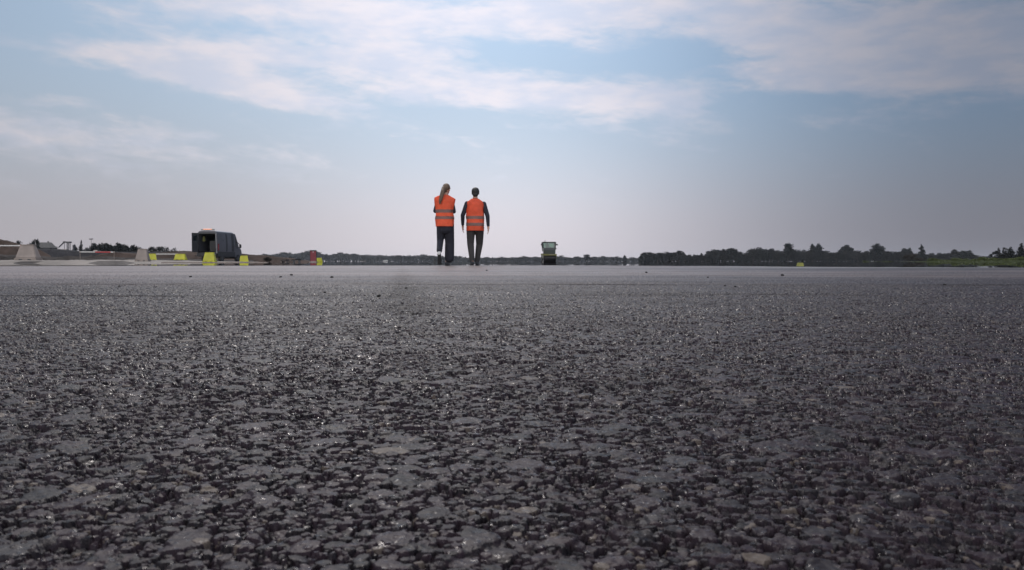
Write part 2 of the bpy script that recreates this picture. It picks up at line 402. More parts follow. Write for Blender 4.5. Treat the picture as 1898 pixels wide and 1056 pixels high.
M_LEAF = [mat('foliage '+a, c, .75, var=.22, scale=9, spec=.2, trans=.12) for a, c in
          (('dark', (.014, .017, .016)), ('deep', (.012, .015, .015)), ('olive', (.021, .022, .020)))]
M_GREEN = mat('fresh green foliage', (.105, .13, .035), .75, var=.25, scale=6, spec=.2, trans=.2)
M_BROWNB = mat('brown scrub', (.050, .042, .036), .85, var=.25, scale=6, spec=.2)
M_BARK = mat('bark', (.045, .038, .032), .9, var=.2, scale=12, bump=.4)
TM = {}
def tree_meshes(kind, v_):
    if (kind, v_) in TM: return TM[kind, v_]
    r = random.Random(hash_(kind)+v_*17); g = np.random.default_rng(hash_(kind)+v_)
    L = lobes_for(kind, r); n = {'column': 1500, 'cone': 1300, 'spiky': 1700, 'open': 1700}.get(kind, 2100)
    P, q_ = leaves(L, n, .036 if kind not in ('spiky',) else .034, g, up=1.2 if kind == 'spiky' else 0)
    P[:, 2] = np.maximum(P[:, 2], .0)
    crown = np_mesh('crown', P, q_); crown.materials.append(M_LEAF[v_ % 3])
    bm = bmesh.new(); h = .85 if kind in ('column', 'cone') else .6
    tube(bm, (0, 0, -.01), (.01, 0, h*.5), .024, .017, 7); tube(bm, (.01, 0, h*.5), (0, .01, h), .017, .006, 6)
    for l in L[:8]:
        z0 = max(.1, l[2]*.45); tube(bm, (0, 0, z0), (l[0], l[1], l[2]), .009, .003, 5)
    tr = bpy.data.meshes.new('trunk'); bm.to_mesh(tr); bm.free(); tr.materials.append(M_BARK)
    TM[kind, v_] = (crown, tr); return TM[kind, v_]
def hash_(s): return sum((i+1)*ord(c) for i, c in enumerate(s))
cnt = [0]
def tree(px, top, wpx, kind, d, label, name=None, cat='tree', m=None, base=0.0, group='trees of the far tree line', asp=None):
    v_ = cnt[0] % 3; cnt[0] += 1
    crown, tr = tree_meshes(kind, v_)
    t = thing(name or {'column': 'poplar_tree', 'cone': 'conifer_tree', 'bush': 'bush'}.get(kind, 'tree'), label, cat, (X(px, d), d, base), rz=cnt[0]*2.399, group=group)
    h = Z(top, d)-base; natw = {'column': .36, 'cone': .50, 'spiky': .75, 'broad': .98, 'round': .78, 'open': .92, 'bush': 1.05}[kind]
    w = wpx/F*d/natw; t.scale = (w, w, h)
    if m:
        key = (kind, v_, m.name)
        if key not in TM: c2 = crown.copy(); c2.materials.clear(); c2.materials.append(m); TM[key] = c2
        crown = TM[key]
    for nm, me_ in (('crown', crown), ('trunk', tr)):
        o = bpy.data.objects.new(nm, me_); COL.objects.link(o); o.parent = t
    return t
FAR = [ # far hazy line, left to right
 (463, 471, 16, 'broad', 'low faint tree just right of the yellow barrier that stands by the van front'),
 (490, 469.5, 16, 'round', 'small rounded faint tree between the van and the red panel'),
 (511, 469, 20, 'broad', 'broad faint tree halfway between the van and the red panel'),
 (530, 466, 18, 'round', 'rounded faint tree above the low dark trailer'),
 (548, 468, 18, 'broad', 'broad faint tree just left of the tall tree behind the red panel'),
 (571, 463, 26, 'broad', 'tall broad grey tree rising directly behind the red panel'),
 (588, 465, 16, 'round', 'rounded grey tree above the small barrier right of the red panel'),
 (604, 470, 14, 'round', 'small grey tree before the notch right of the red panel'),
 (634, 466.5, 28, 'broad', 'domed pale tree right of the notch beside the red panel'),
 (656, 469, 18, 'round', 'rounded pale tree just right of the domed pale tree'),
 (679, 470.5, 28, 'broad', 'flat-topped pale tree above the distant dark car'),
 (708, 471.5, 28, 'broad', 'flat-topped pale tree above the distant white car'),
 (735, 472, 18, 'round', 'small pale tree right of the distant white car'),
 (760, 471.5, 20, 'broad', 'broad pale tree left of the long-haired walker'),
 (786, 470.5, 32, 'broad', 'wide pale tree touching the left side of the long-haired walker'),
 (815, 473, 24, 'broad', 'pale tree seen through the long-haired walker\'s legs'),
 (845, 473.5, 20, 'round', 'rounded pale tree between the two walkers'),
 (872, 476, 20, 'broad', 'low pale tree behind the shins of the short-haired walker'),
 (903, 475.5, 24, 'broad', 'low pale tree right beside the legs of the short-haired walker'),
 (932, 475, 26, 'broad', 'low bluish tree halfway from the walkers to the road roller'),
 (955, 476, 16, 'round', 'small bluish tree left of the rounded pair beside the road roller'),
 (973, 473.5, 22, 'broad', 'broad bluish tree, left of the pair beside the road roller'),
 (993, 475, 18, 'round', 'small bluish tree touching the left side of the road roller'),
 (1039, 472.5, 22, 'broad', 'bluish tree touching the right side of the road roller'),
 (1056, 476, 20, 'broad', 'low bluish tree second to the right of the road roller'),
 (1070, 474.5, 12, 'round', 'small bluish tree left of the dark rounded tree near the roller'),
 (1101, 475, 16, 'round', 'small bluish tree right of the dark rounded tree near the roller'),
 (1118, 473.5, 19, 'broad', 'flat bluish tree left of the thin lone column tree'),
 (1142, 474, 20, 'broad', 'flat bluish tree touching the left of the thin column tree'),
 (1175, 476, 26, 'broad', 'low bluish tree between the thin column and the dark block of trees')]
for i, (px, top, w, kd, lb) in enumerate(FAR): tree(px, top, w*1.15, kd, 1700 if px < 730 else 1450, lb, group='hazy trees on the horizon')
tree(1087, 470.5, 14, 'round', 900, 'dark rounded tree standing out of the hazy line right of the roller')
tree(1157.5, 472.5, 6, 'column', 900, 'thin dark column tree alone in the hazy line right of the roller')
RIGHT = [
 (1199, 466.5, 20, 'round', 'first dark rounded tree of the block right of the hazy line'),
 (1219, 467, 20, 'round', 'middle dark tree of the block right of the hazy line'),
 (1237, 464.5, 22, 'broad', 'tallest dark tree closing the block right of the hazy line'),
 (1257, 463, 22, 'open', 'airy round tree just right of the dark block'),
 (1277, 470.5, 16, 'broad', 'low dark tree right of the airy round tree'),
 (1288, 471, 14, 'round', 'low dark tree touching the pencil-thin cypress'),
 (1299.7, 468.5, 5.5, 'column', 'pencil-thin dark cypress between low trees'),
 (1309, 471.5, 14, 'round', 'small tree between the thin cypress and the umbrella-shaped tree'),
 (1323, 460.5, 30, 'open', 'umbrella-shaped airy tree with gaps in its crown'),
 (1340.6, 460.5, 9, 'column', 'narrow pointed tree between two airy wide trees'),
 (1357, 458, 32, 'open', 'wide airy tree right of the narrow pointed tree'),
 (1376, 469, 22, 'broad', 'low tree in the dip before the tall dark wood'),
 (1396, 460, 24, 'round', 'dark tree at the left end of the tall wood'),
 (1409, 456.5, 28, 'broad', 'wide domed tree near the left end of the tall wood'),
 (1428, 459.5, 22, 'round', 'dark tree right of the wide domed tree'),
 (1443, 462, 18, 'broad', 'lower dark tree left of the highest crown'),
 (1460.5, 449, 23, 'round', 'highest round crown in the left half of the tall wood'),
 (1478, 461, 20, 'broad', 'lower dark tree right of the highest round crown'),
 (1493, 461.5, 18, 'broad', 'low dark tree left of the narrow twin crowns'),
 (1506, 452, 11, 'column', 'left one of the narrow twin crowns'),
 (1516.5, 450.5, 12, 'column', 'right one of the narrow twin crowns'),
 (1534, 463.5, 22, 'broad', 'low dark tree right of the narrow twin crowns'),
 (1550, 466, 18, 'round', 'small dark tree left of the gappy round crown'),
 (1568, 451.5, 25, 'open', 'round crown with sky gaps, halfway along the tall wood'),
 (1589, 463, 24, 'broad', 'flat dark tree right of the gappy round crown'),
 (1606, 463.5, 20, 'broad', 'flat dark tree left of the bell-shaped crown'),
 (1625, 451, 18, 'column', 'tall bell-shaped crown above the pale low bushes'),
 (1634, 455, 10, 'column', 'slender tree leaning on the bell-shaped crown'),
 (1646, 464, 18, 'round', 'low round tree right of the bell-shaped crown'),
 (1660, 465.5, 16, 'round', 'low round tree left of the small forked pair'),
 (1675.6, 459, 11, 'column', 'left tree of the small forked pair'),
 (1684.5, 459, 10, 'column', 'right tree of the small forked pair'),
 (1697, 468, 16, 'broad', 'low tree left of the dark pointed conifer'),
 (1727, 467.5, 20, 'broad', 'low tree just right of the dark pointed conifer'),
 (1742, 467, 18, 'broad', 'second low tree right of the dark pointed conifer'),
 (1756, 468, 16, 'round', 'third low tree right of the dark pointed conifer'),
 (1769, 461.5, 12, 'column', 'slim tree at the left end of the flat-topped clump'),
 (1783, 463, 24, 'broad', 'flat-topped tree in the middle of the last clump'),
 (1796, 463, 16, 'round', 'rounded tree at the right end of the last clump'),
 (1814, 472, 24, 'broad', 'low distant tree right of the last clump'),
 (1832, 473, 24, 'broad', 'low distant tree left of the spiky trees'),
 (1856, 472, 30, 'broad', 'low distant tree behind the spiky trees'),
 (1885, 472, 30, 'broad', 'low distant tree at the right picture edge')]
for px, top, w, kd, lb in RIGHT: tree(px, top, w*1.22, kd, 640 + (px*7 % 60), lb, group='trees of the dark wood on the right')
tree(1708, 452.5, 17, 'cone', 560, 'dark pointed conifer standing clear of the low trees')
tree(1845, 463, 20, 'open', 260, 'short ragged tree, leftmost of the group at the right edge', group='spiky trees at the right edge')
tree(1861, 455, 24, 'spiky', 255, 'tall spiky tree, middle of the group at the right edge', group='spiky trees at the right edge')
tree(1873, 457, 20, 'cone', 265, 'slim pointed dark tree beside the pointed one at the right edge', group='spiky trees at the right edge')
tree(1891, 451.5, 22, 'cone', 250, 'pointed dark conifer rightmost of the spiky group', group='spiky trees at the right edge')
tree(1925, 458, 34, 'spiky', 262, 'spiky tree cut by the right picture edge', group='spiky trees at the right edge')
# scrub on the right
tree(1686, 468, 24, 'bush', 230, 'dark brown tall bush below the small forked pair of trees', cat='bush', m=M_BROWNB, group='dark bushes at the field edge')
tree(1704, 476, 24, 'bush', 220, 'dark brown bush below the pointed conifer', cat='bush', m=M_BROWNB, group='dark bushes at the field edge')
for px, top, w, lb in ((1604, 482.5, 14, 'small pale green bush under the flat dark trees'), (1622, 484.2, 22, 'low pale green bush left below the bell-shaped crown'),
    (1645, 483.2, 22, 'low pale green bush right below the bell-shaped crown'), (1728, 477.5, 26, 'green bush right of the dark brown bushes'),
    (1752, 480.5, 28, 'green bush under the last low trees'), (1778, 477, 30, 'green bush under the flat-topped clump'),
    (1803, 479, 30, 'bright green bush right of the flat-topped clump'), (1829, 475.5, 32, 'bright green bush left of the spiky trees'),
    (1857, 478, 34, 'bright green bush under the tall spiky tree'), (1886, 475, 34, 'bright green bush at the right picture edge')):
    tree(px, top, w, 'bush', 150 if px > 1700 else 210, lb, cat='bush', m=M_GREEN, group='green bushes at the field edge')
# left trees
for px, top, w, kd, d, lb in (
    (34, 443.5, 20, 'broad', 300, 'dark wide tree above the brown earth mound'), (57, 447, 16, 'broad', 300, 'low dark tree left of the small grey house'),
    (66.5, 441.5, 11, 'round', 300, 'taller dark tree touching the small grey house'), (103, 455, 14, 'broad', 320, 'low bush-like tree right of the grey house'),
    (139, 452.5, 8, 'column', 320, 'small narrow tree right of the conveyor machine'), (151, 445, 9, 'cone', 320, 'lone pointed conifer left of the light mast'),
    (160, 457, 16, 'broad', 320, 'low tree at the foot of the lone pointed conifer'),
    (177, 449, 20, 'round', 300, 'dark round tree just right of the light mast'), (196.5, 449, 19, 'round', 300, 'second dark round tree right of the light mast'),
    (208, 453.5, 16, 'broad', 300, 'lower tree between the round dark crowns'), (219.5, 448.5, 17, 'round', 300, 'third dark round tree right of the light mast'),
    (230, 451, 14, 'round', 300, 'dark tree right of the third round tree'), (239, 455, 14, 'broad', 300, 'low dark tree before the last crown of the row'),
    (249, 453, 22, 'round', 300, 'last dark crown of the row, above the rear pale barrier'),
    (283, 456, 14, 'round', 330, 'small round tree above the leftmost yellow barrier'), (302, 455, 19, 'round', 330, 'round tree between the two far yellow barriers'),
    (322, 457, 17, 'broad', 330, 'low tree left of the van')):
    tree(px, top, w*1.15, kd, d, lb, group='trees behind the earth banks')
tree(494, 475, 18, 'bush', 118, 'ragged olive bush between the van and the low trailer', cat='bush', m=M_BROWNB, group='dark bushes at the field edge')

def wood(name, pts, d, n, size, m, label, drop=3.5):
    g = np.random.default_rng(int(d)); xs = np.array([p[0] for p in pts]); ts = np.array([p[1] for p in pts])
    px = g.uniform(xs[0], xs[-1], n); top = np.interp(px, xs, ts)+drop + g.normal(size=n)*.4
    dd = d + g.random(n)*60; hz = HC+(HY-top)/F*dd; z = hz*g.random(n)**.8
    c = np.stack([(px-949)/F*dd, dd, np.maximum(z, 0)], 1)
    a = g.normal(size=(n, 3)); a /= np.linalg.norm(a, axis=1)[:, None]; b_ = np.cross(a, g.normal(size=(n, 3))); b_ /= np.linalg.norm(b_, axis=1)[:, None]
    s = size*(.5+g.random(n))[:, None]
    P = np.stack([c-a*s, c+b_*s*.7, c+a*s, c-b_*s*.7], 1).reshape(-1, 3); P[:, 2] = np.maximum(P[:, 2], -.01)
    me_ = np_mesh(name, P, np.arange(n*4).reshape(n, 4)); o = obj(name, me_, m)
    tag(o, label, 'woodland', kind='stuff')
allp = sorted([(t[0], t[1]) for t in FAR]+[(1087, 474), (1157, 476)])
wood('distant_wood', [(400, 474)]+allp+[(1200, 476)], 1800, 16000, 2.6, M_LEAF[2], 'hazy low woodland filling the gaps behind the horizon trees')
allr = sorted([(t[0], max(t[1], 458)) for t in RIGHT])
wood('dark_wood', [(1186, 470)]+allr+[(2300, 466)], 720, 20000, 1.6, M_LEAF[0], 'dark dense woodland mass behind the trees on the right', 6)
wood('pine_wood', [(166, 464), (172, 458), (200, 454), (235, 458), (255, 459), (268, 466), (345, 467)], 325, 5000, .55, M_LEAF[0], 'dark undergrowth filling the gaps of the left tree row', 1)
# far-left filling scrub and grass on the right verge
g = np.random.default_rng(8); n = 9000; px = g.uniform(1690, 2300, n); dd = g.uniform(125, 215, n)
c = np.stack([(px-949)/F*dd, dd, np.zeros(n)], 1); h = (.10+.30*g.random(n))*np.clip((px-1680)/90, .2, 1)
ofs = g.normal(size=(n, 2))*.10; w = .03+.03*g.random(n)
P = np.stack([c+np.stack([-w, 0*w, 0*w], 1), c+np.stack([w, 0*w, 0*w], 1), c+np.stack([ofs[:, 0]+w*.3, ofs[:, 1], h], 1), c+np.stack([ofs[:, 0]-w*.3, ofs[:, 1], h], 1)], 1).reshape(-1, 3)
tag(obj('grass', np_mesh('grass', P, np.arange(n*4).reshape(n, 4)), mat('grass blades', (.060, .075, .026), .8, var=.2, scale=.3, trans=.2)), 'rough green grass growing along the right field edge', 'grass', kind='stuff')
bm = bmesh.new(); vs = [bm.verts.new(p) for p in ((X(1700, 118), 118, .012), (X(2600, 118), 118, .012), (X(2600, 300), 300, .012), (X(1660, 300), 300, .012))]; bm.faces.new(vs)
tag(obj('grass_field', bm, mat('field soil', (.07, .08, .035), .95, scale=.2)), kind='structure')

# ------------------------------------------------------------------ road barriers
M_YEL = mat('yellow plastic', (.52, .50, .025), .42, var=.10, scale=2.5, bump=.1, bscale=8, trans=.12)
M_PALE = mat('dusty pale plastic', (.30, .245, .215), .6, var=.12, scale=2.0, bump=.15, bscale=8)
M_WHITE = mat('white paint', (.58, .56, .54), .4, var=.06); M_RED = mat('red paint', (.50, .05, .05), .45, var=.1)
M_BLK = mat('black rubber', (.018, .018, .02), .6, var=.1); M_DKG = mat('dark grey plastic', (.05, .05, .055), .5, var=.1)
def barrier(px, top, basey, wbot, wtop, d, label, m, rz=0.0):
    zb = max(.006, Z(basey, d)); h = Z(top, d)-zb; W = wbot/F*d; T_ = wtop/F*d
    t = thing('road_barrier', label, 'barrier', (X(px, d), d, zb), rz, 'plastic road barriers')
    D = W*.55; bm = bmesh.new()
    box(bm, (0, 0, h*.07), (W, D, h*.14), bev=W*.02)                       # foot skirt
    box(bm, (0, 0, h*.14+h*.40), (W*.94, D*.85, h*.80), top=T_/W*1.02, topy=.45, bev=W*.025)
    box(bm, (0, 0, h*.965), (T_*.98, D*.36, h*.07), bev=W*.01)            # top lip
    obj('body', bm, m, t)
    for s in (-1, 1): obj('fork_slot', B_((s*W*.2, -D*.50, h*.05), (W*.16, D*.02, h*.06), bev=W*.004), M_DKG, t)
    bm = bmesh.new(); tube(bm, (0, 0, h*1.0), (0, 0, h*1.03), W*.05, n=12); obj('filler_cap', bm, M_DKG, t)
    return t
barrier(53, 453, 482.3, 41, 26, 41, 'large pale dusty barrier on the slab at far left, red and white pole on it', M_PALE)
barrier(265, 461, 484.3, 25, 17, 52, 'smaller pale dusty barrier left of the yellow barriers', M_PALE)
barrier(282, 470, 481.6, 17, 14, 70.9, 'small yellow barrier half behind the pale one', M_YEL, R(20))
barrier(335, 470.3, 481.6, 22, 18, 70.8, 'small yellow barrier between the pale barrier and the van', M_YEL)
barrier(389, 467.5, 486.3, 24, 17, 64, 'larger yellow barrier in front of the van rear doors', M_YEL)
barrier(452.5, 473.5, 486.0, 17, 13, 70, 'yellow barrier beside the front of the van', M_YEL, R(15))
barrier(592, 477.5, 485.6, 12, 9, 88, 'tiny yellow barrier right of the red panel', M_YEL)
# small yellow marker on the right of the runway
t = thing('edge_marker', 'tiny yellow marker block before the dark wood on the right', 'marker', (X(1483, 14.6), 14.6, 0.005))
obj('body', B_((0, 0, .035), (.12, .07, .07), top=.8, bev=.006), mat('faded yellow', (.25, .25, .05), .6), t)
obj('base', B_((0, 0, .0), (.14, .10, .008)), M_DKG, t)

def striped_pole(name, a, b, r, label, red=((.92, 1.0),), legs=False):
    a, b = Vector(a), Vector(b); t = thing(name, label, 'pole', a, group='red and white barrier poles'); v_ = b-a
    bm = bmesh.new(); tube(bm, (0, 0, 0), v_, r, n=12); obj('pole', bm, M_WHITE, t)
    for s, e in red:
        bm = bmesh.new(); tube(bm, v_*s, v_*e, r*1.08, n=12); obj('red_band', bm, M_RED, t)
    if legs:
        for f in (0, 1):
            bm = bmesh.new(); p_ = v_*f; tube(bm, p_, p_-Vector((0, 0, a.z-legs)), r*.35, n=8); ball(bm, p_, r*1.8); obj('stake', bm, M_PALE, t)
    return t
striped_pole('barrier_pole', (X(-90, 41), 41, Z(455.5, 41)), (X(47, 41), 41, Z(455.3, 41)), .032, 'long pole with a red end lying on the large pale barrier', ((.94, 1.0), (.40, .47)))
striped_pole('barrier_pole', (X(149, 80), 80, Z(466.8, 80)), (X(212, 80), 80, Z(467.2, 80)), .045, 'pole between two white stakes in front of the dark embankment', ((.45, .90),), legs=Z(481, 80))
striped_pole('barrier_pole', (X(288, 71), 71, Z(470.8, 71)), (X(330, 71), 71, Z(470.8, 71)), .035, 'pole joining the two small yellow barriers', ())
obj_ = obj('kerb', B_((0, 0, 0), (X(497, 57.5)-X(300, 57.5), .25, .05), bev=.01), M_PALE, loc=((X(300, 57.5)+X(497, 57.5))/2, 57.5, .022))
tag(obj_, 'low white kerb line running in front of the van', 'kerb')

# red panel
d = 86; t = thing('red_panel', 'upright dark red panel with a black top between van and walkers', 'sign board', (X(581, d), d, .005))
h = Z(463.3, d); w = 12/F*d
obj('board', B_((0, 0, .09+(h-.2)/2), (w*.92, .10, h-.22), bev=.01), mat('dark red board', (.20, .022, .035), .5, var=.1), t)
obj('top_cap', B_((0, 0, h-.07), (w, .14, .12), bev=.015), M_BLK, t)
for s_ in (-1, 1): obj('side_rail', B_((s_*w*.48, 0, h*.5), (.035, .13, h-.16)), M_BLK, t)
bm = bmesh.new(); tube(bm, (0, -.052, h*.84), (0, -.062, h*.84), .075, n=16); obj('reflector', bm, mat('pinkish reflector', (.45, .30, .32), .4), t)
bm = bmesh.new(); box(bm, (0, 0, .045), (w*1.05, .5, .08), bev=.01); obj('foot', bm, M_PALE, t)

# low trailer and planks left of it
d = 98; t = thing('flat_trailer', 'low dark flatbed trailer parked left of the red panel', 'trailer', (X(553, d), d, .005))
L = 18/F*d; obj('deck', B_((0, 0, .26), (L, 1.6, .10), bev=.02), M_BLK, t)
for s in (-1, 1):
    bm = bmesh.new(); tube(bm, (s*L*.28, -.8, .15), (s*L*.28, -.65, .15), .15, n=16); obj('wheel', bm, M_DKG, t)
bm = bmesh.new(); tube(bm, (-L/2, 0, .24), (-L/2-.5, 0, .12), .03); obj('drawbar', bm, M_DKG, t)
obj('cargo', B_((L*.0, 0, .36), (L*.55, .7, .1), top=.7, bev=.02), M_DKEARTH, t)
d = 95; t = thing('plank_stack', 'low dark stack of planks left of the flatbed trailer', 'planks', (X(528, d), d, .005)); 
M_WOODD = mat('dark wood', (.05, .04, .038), .8)
for k_ in range(4): obj('plank', B_((.03*k_, 0, .125+.055*k_), (.75-.08*k_, 1.2, .05), bev=.005), M_WOODD, t)
for s_ in (-1, 1): obj('bearer', B_((s_*.25, 0, .045), (.08, 1.1, .09)), M_PALE, t)

for px, top, d, lb in ((631.5, 480, 140, 'thin dark marker post right of the tiny yellow barrier'), (656.5, 481, 150, 'thin dark marker post left of the distant dark car'),
                       (806, 480.5, 160, 'dark stubby post just left of the long-haired walker')):
    t = thing('marker_post', lb, 'post', (X(px, d), d, .005), group='dark marker posts'); h = Z(top, d); w = .12 if px < 700 else .36
    obj('post', B_((0, 0, h*.45+.04), (w, w*.5, h*.9), bev=.01), M_BLK, t); obj('foot', B_((0, 0, .03), (w*2, w*1.6, .06), bev=.01), M_DKG, t)
    obj('cap', B_((0, 0, h*.95), (w*1.3, w*.8, h*.06)), M_DKG, t)

# ------------------------------------------------------------------ small distant cars
M_GLASS = mat('dark glass', (.02, .025, .03), .08, var=.05)
def car(loc, rz, label, m, s=1.0):
    t = thing('parked_car', label, 'car', loc, rz); t.scale = (s,)*3
    prof = [(-2.15, .3), (-2.2, .7), (-2.05, .92), (-1.55, 1.0), (-1.1, 1.42), (.35, 1.45), (1.05, 1.02), (1.95, .86), (2.15, .6), (2.15, .3)]
    bm = bmesh.new(); prism(bm, prof, -.86, .86); obj('body', bm, m, t)
    bm = bmesh.new(); prism(bm, [(-1.3, 1.03), (-1.0, 1.36), (.3, 1.38), (.85, 1.03)], -.875, .875); obj('side_window', bm, M_GLASS, t)
    for y in (-1.35, 1.35):
        for x in (-1, 1):
            bm = bmesh.new(); tube(bm, (x*.88, y, .32), (x*.68, y, .32), .32, n=18); w_ = obj('wheel', bm, M_BLK, t)
            bm = bmesh.new(); tube(bm, (x*.89, y, .32), (x*.87, y, .32), .19, n=12); obj('rim', bm, M_PALE, w_)
    for x in (-1, 1): obj('tail_lamp', B_((x*.7, -2.14, .75), (.22, .1, .14)), M_RED, t)
    return t
car((X(714.5, 760), 760, 0), R(90), 'tiny white car far off between the red panel and the walkers', M_WHITE)
car((X(673.5, 700), 700, 0), R(88), 'tiny dark car far off left of the white car', M_BLK)
car((X(112, 256), 259, 2.9), R(8), 'pale car on top of the dark embankment under the conveyor machine', M_PALE, .75)
car((X(172, 256), 259, 2.6), R(-5), 'pale car on top of the dark embankment at the foot of the light mast', M_PALE, .75)

# ------------------------------------------------------------------ house, conveyor machine, mast on the left
d = 310; t = thing('small_house', 'small grey house with a hipped roof behind the dark embankment', 'house', (X(85, d), d, 0), R(10))
M_WALL = mat('grey render wall', (.12, .115, .115), .9); M_ROOF = mat('dark roof tiles', (.085, .08, .078), .8, var=.2, scale=2)
obj('wall', B_((0, 0, 2.6), (5.0, 6, 5.2)), M_WALL, t)
bm = bmesh.new(); box(bm, (0, 0, 6.25), (6.0, 7, 2.1), top=.62, topy=.3); rf = obj('roof', bm, M_ROOF, t)
obj('chimney', B_((1.0, 0, 7.3), (.4, .4, 1.0)), M_WALL, rf)
for x in (-1.4, 1.2):
    f_ = obj('window', B_((x, -3.02, 3.6), (.9, .1, 1.2)), M_PALE, t); obj('pane', B_((x, -3.08, 3.6), (.7, .03, 1.0)), M_GLASS, f_)
obj('door', B_((0, -3.02, 1.05), (.9, .1, 2.1)), M_DKG, t)
d = 290; t = thing('conveyor_machine', 'dark screening machine on legs with a slanting conveyor behind the embankment', 'machine', (X(124, d), d, 0))
k_ = d/F; H_ = Z(447.5, d)
bm = bmesh.new(); box(bm, (4*k_, 0, H_-.25), (8*k_, 1.6, .5), bev=.05); obj('hopper', bm, M_DKG, t)
for x in (1.2, 3.6, 6.6):
    bm = bmesh.new(); box(bm, (x*k_, 0, (H_-.5)/2), (.22, .22, H_-.5)); obj('leg', bm, M_DKG, t)
bm = bmesh.new(); tube(bm, (-14*k_, 0, Z(458, d)), (-3*k_, 0, H_), .22, n=6); box(bm, (-3.2*k_, 0, H_-.2), (.9, .8, .5)); obj('conveyor', bm, M_DKG, t)
for x, f in ((-9, .6), (-3.5, .95)):
    bm = bmesh.new(); tube(bm, (x*k_, 0, 0), (x*k_, 0, H_*f), .09); obj('strut', bm, M_DKG, t)
bm = bmesh.new(); box(bm, (14*k_, 0, Z(454, d)/2), (2.6*k_, 1.2, Z(454, d)), bev=.05); obj('control_cabin', bm, M_DKG, t)
d = 320; t = thing('light_mast', 'tall thin light mast with a crosswise lamp head, left background', 'lamp post', (X(170, d), d, 0)); H_ = Z(443.5, d)
bm = bmesh.new(); tube(bm, (0, 0, 0), (0, 0, H_), .13, .07, 10); obj('mast', bm, M_DKG, t)
bm = bmesh.new(); box(bm, (0, 0, H_), (1.3, .12, .12)); obj('cross_arm', bm, M_DKG, t)
for x in (-.6, -.2, .2, .6):
    bm = bmesh.new(); box(bm, (x, -.05, H_+.17), (.3, .25, .28), bev=.03); obj('floodlight', bm, M_DKG, t)

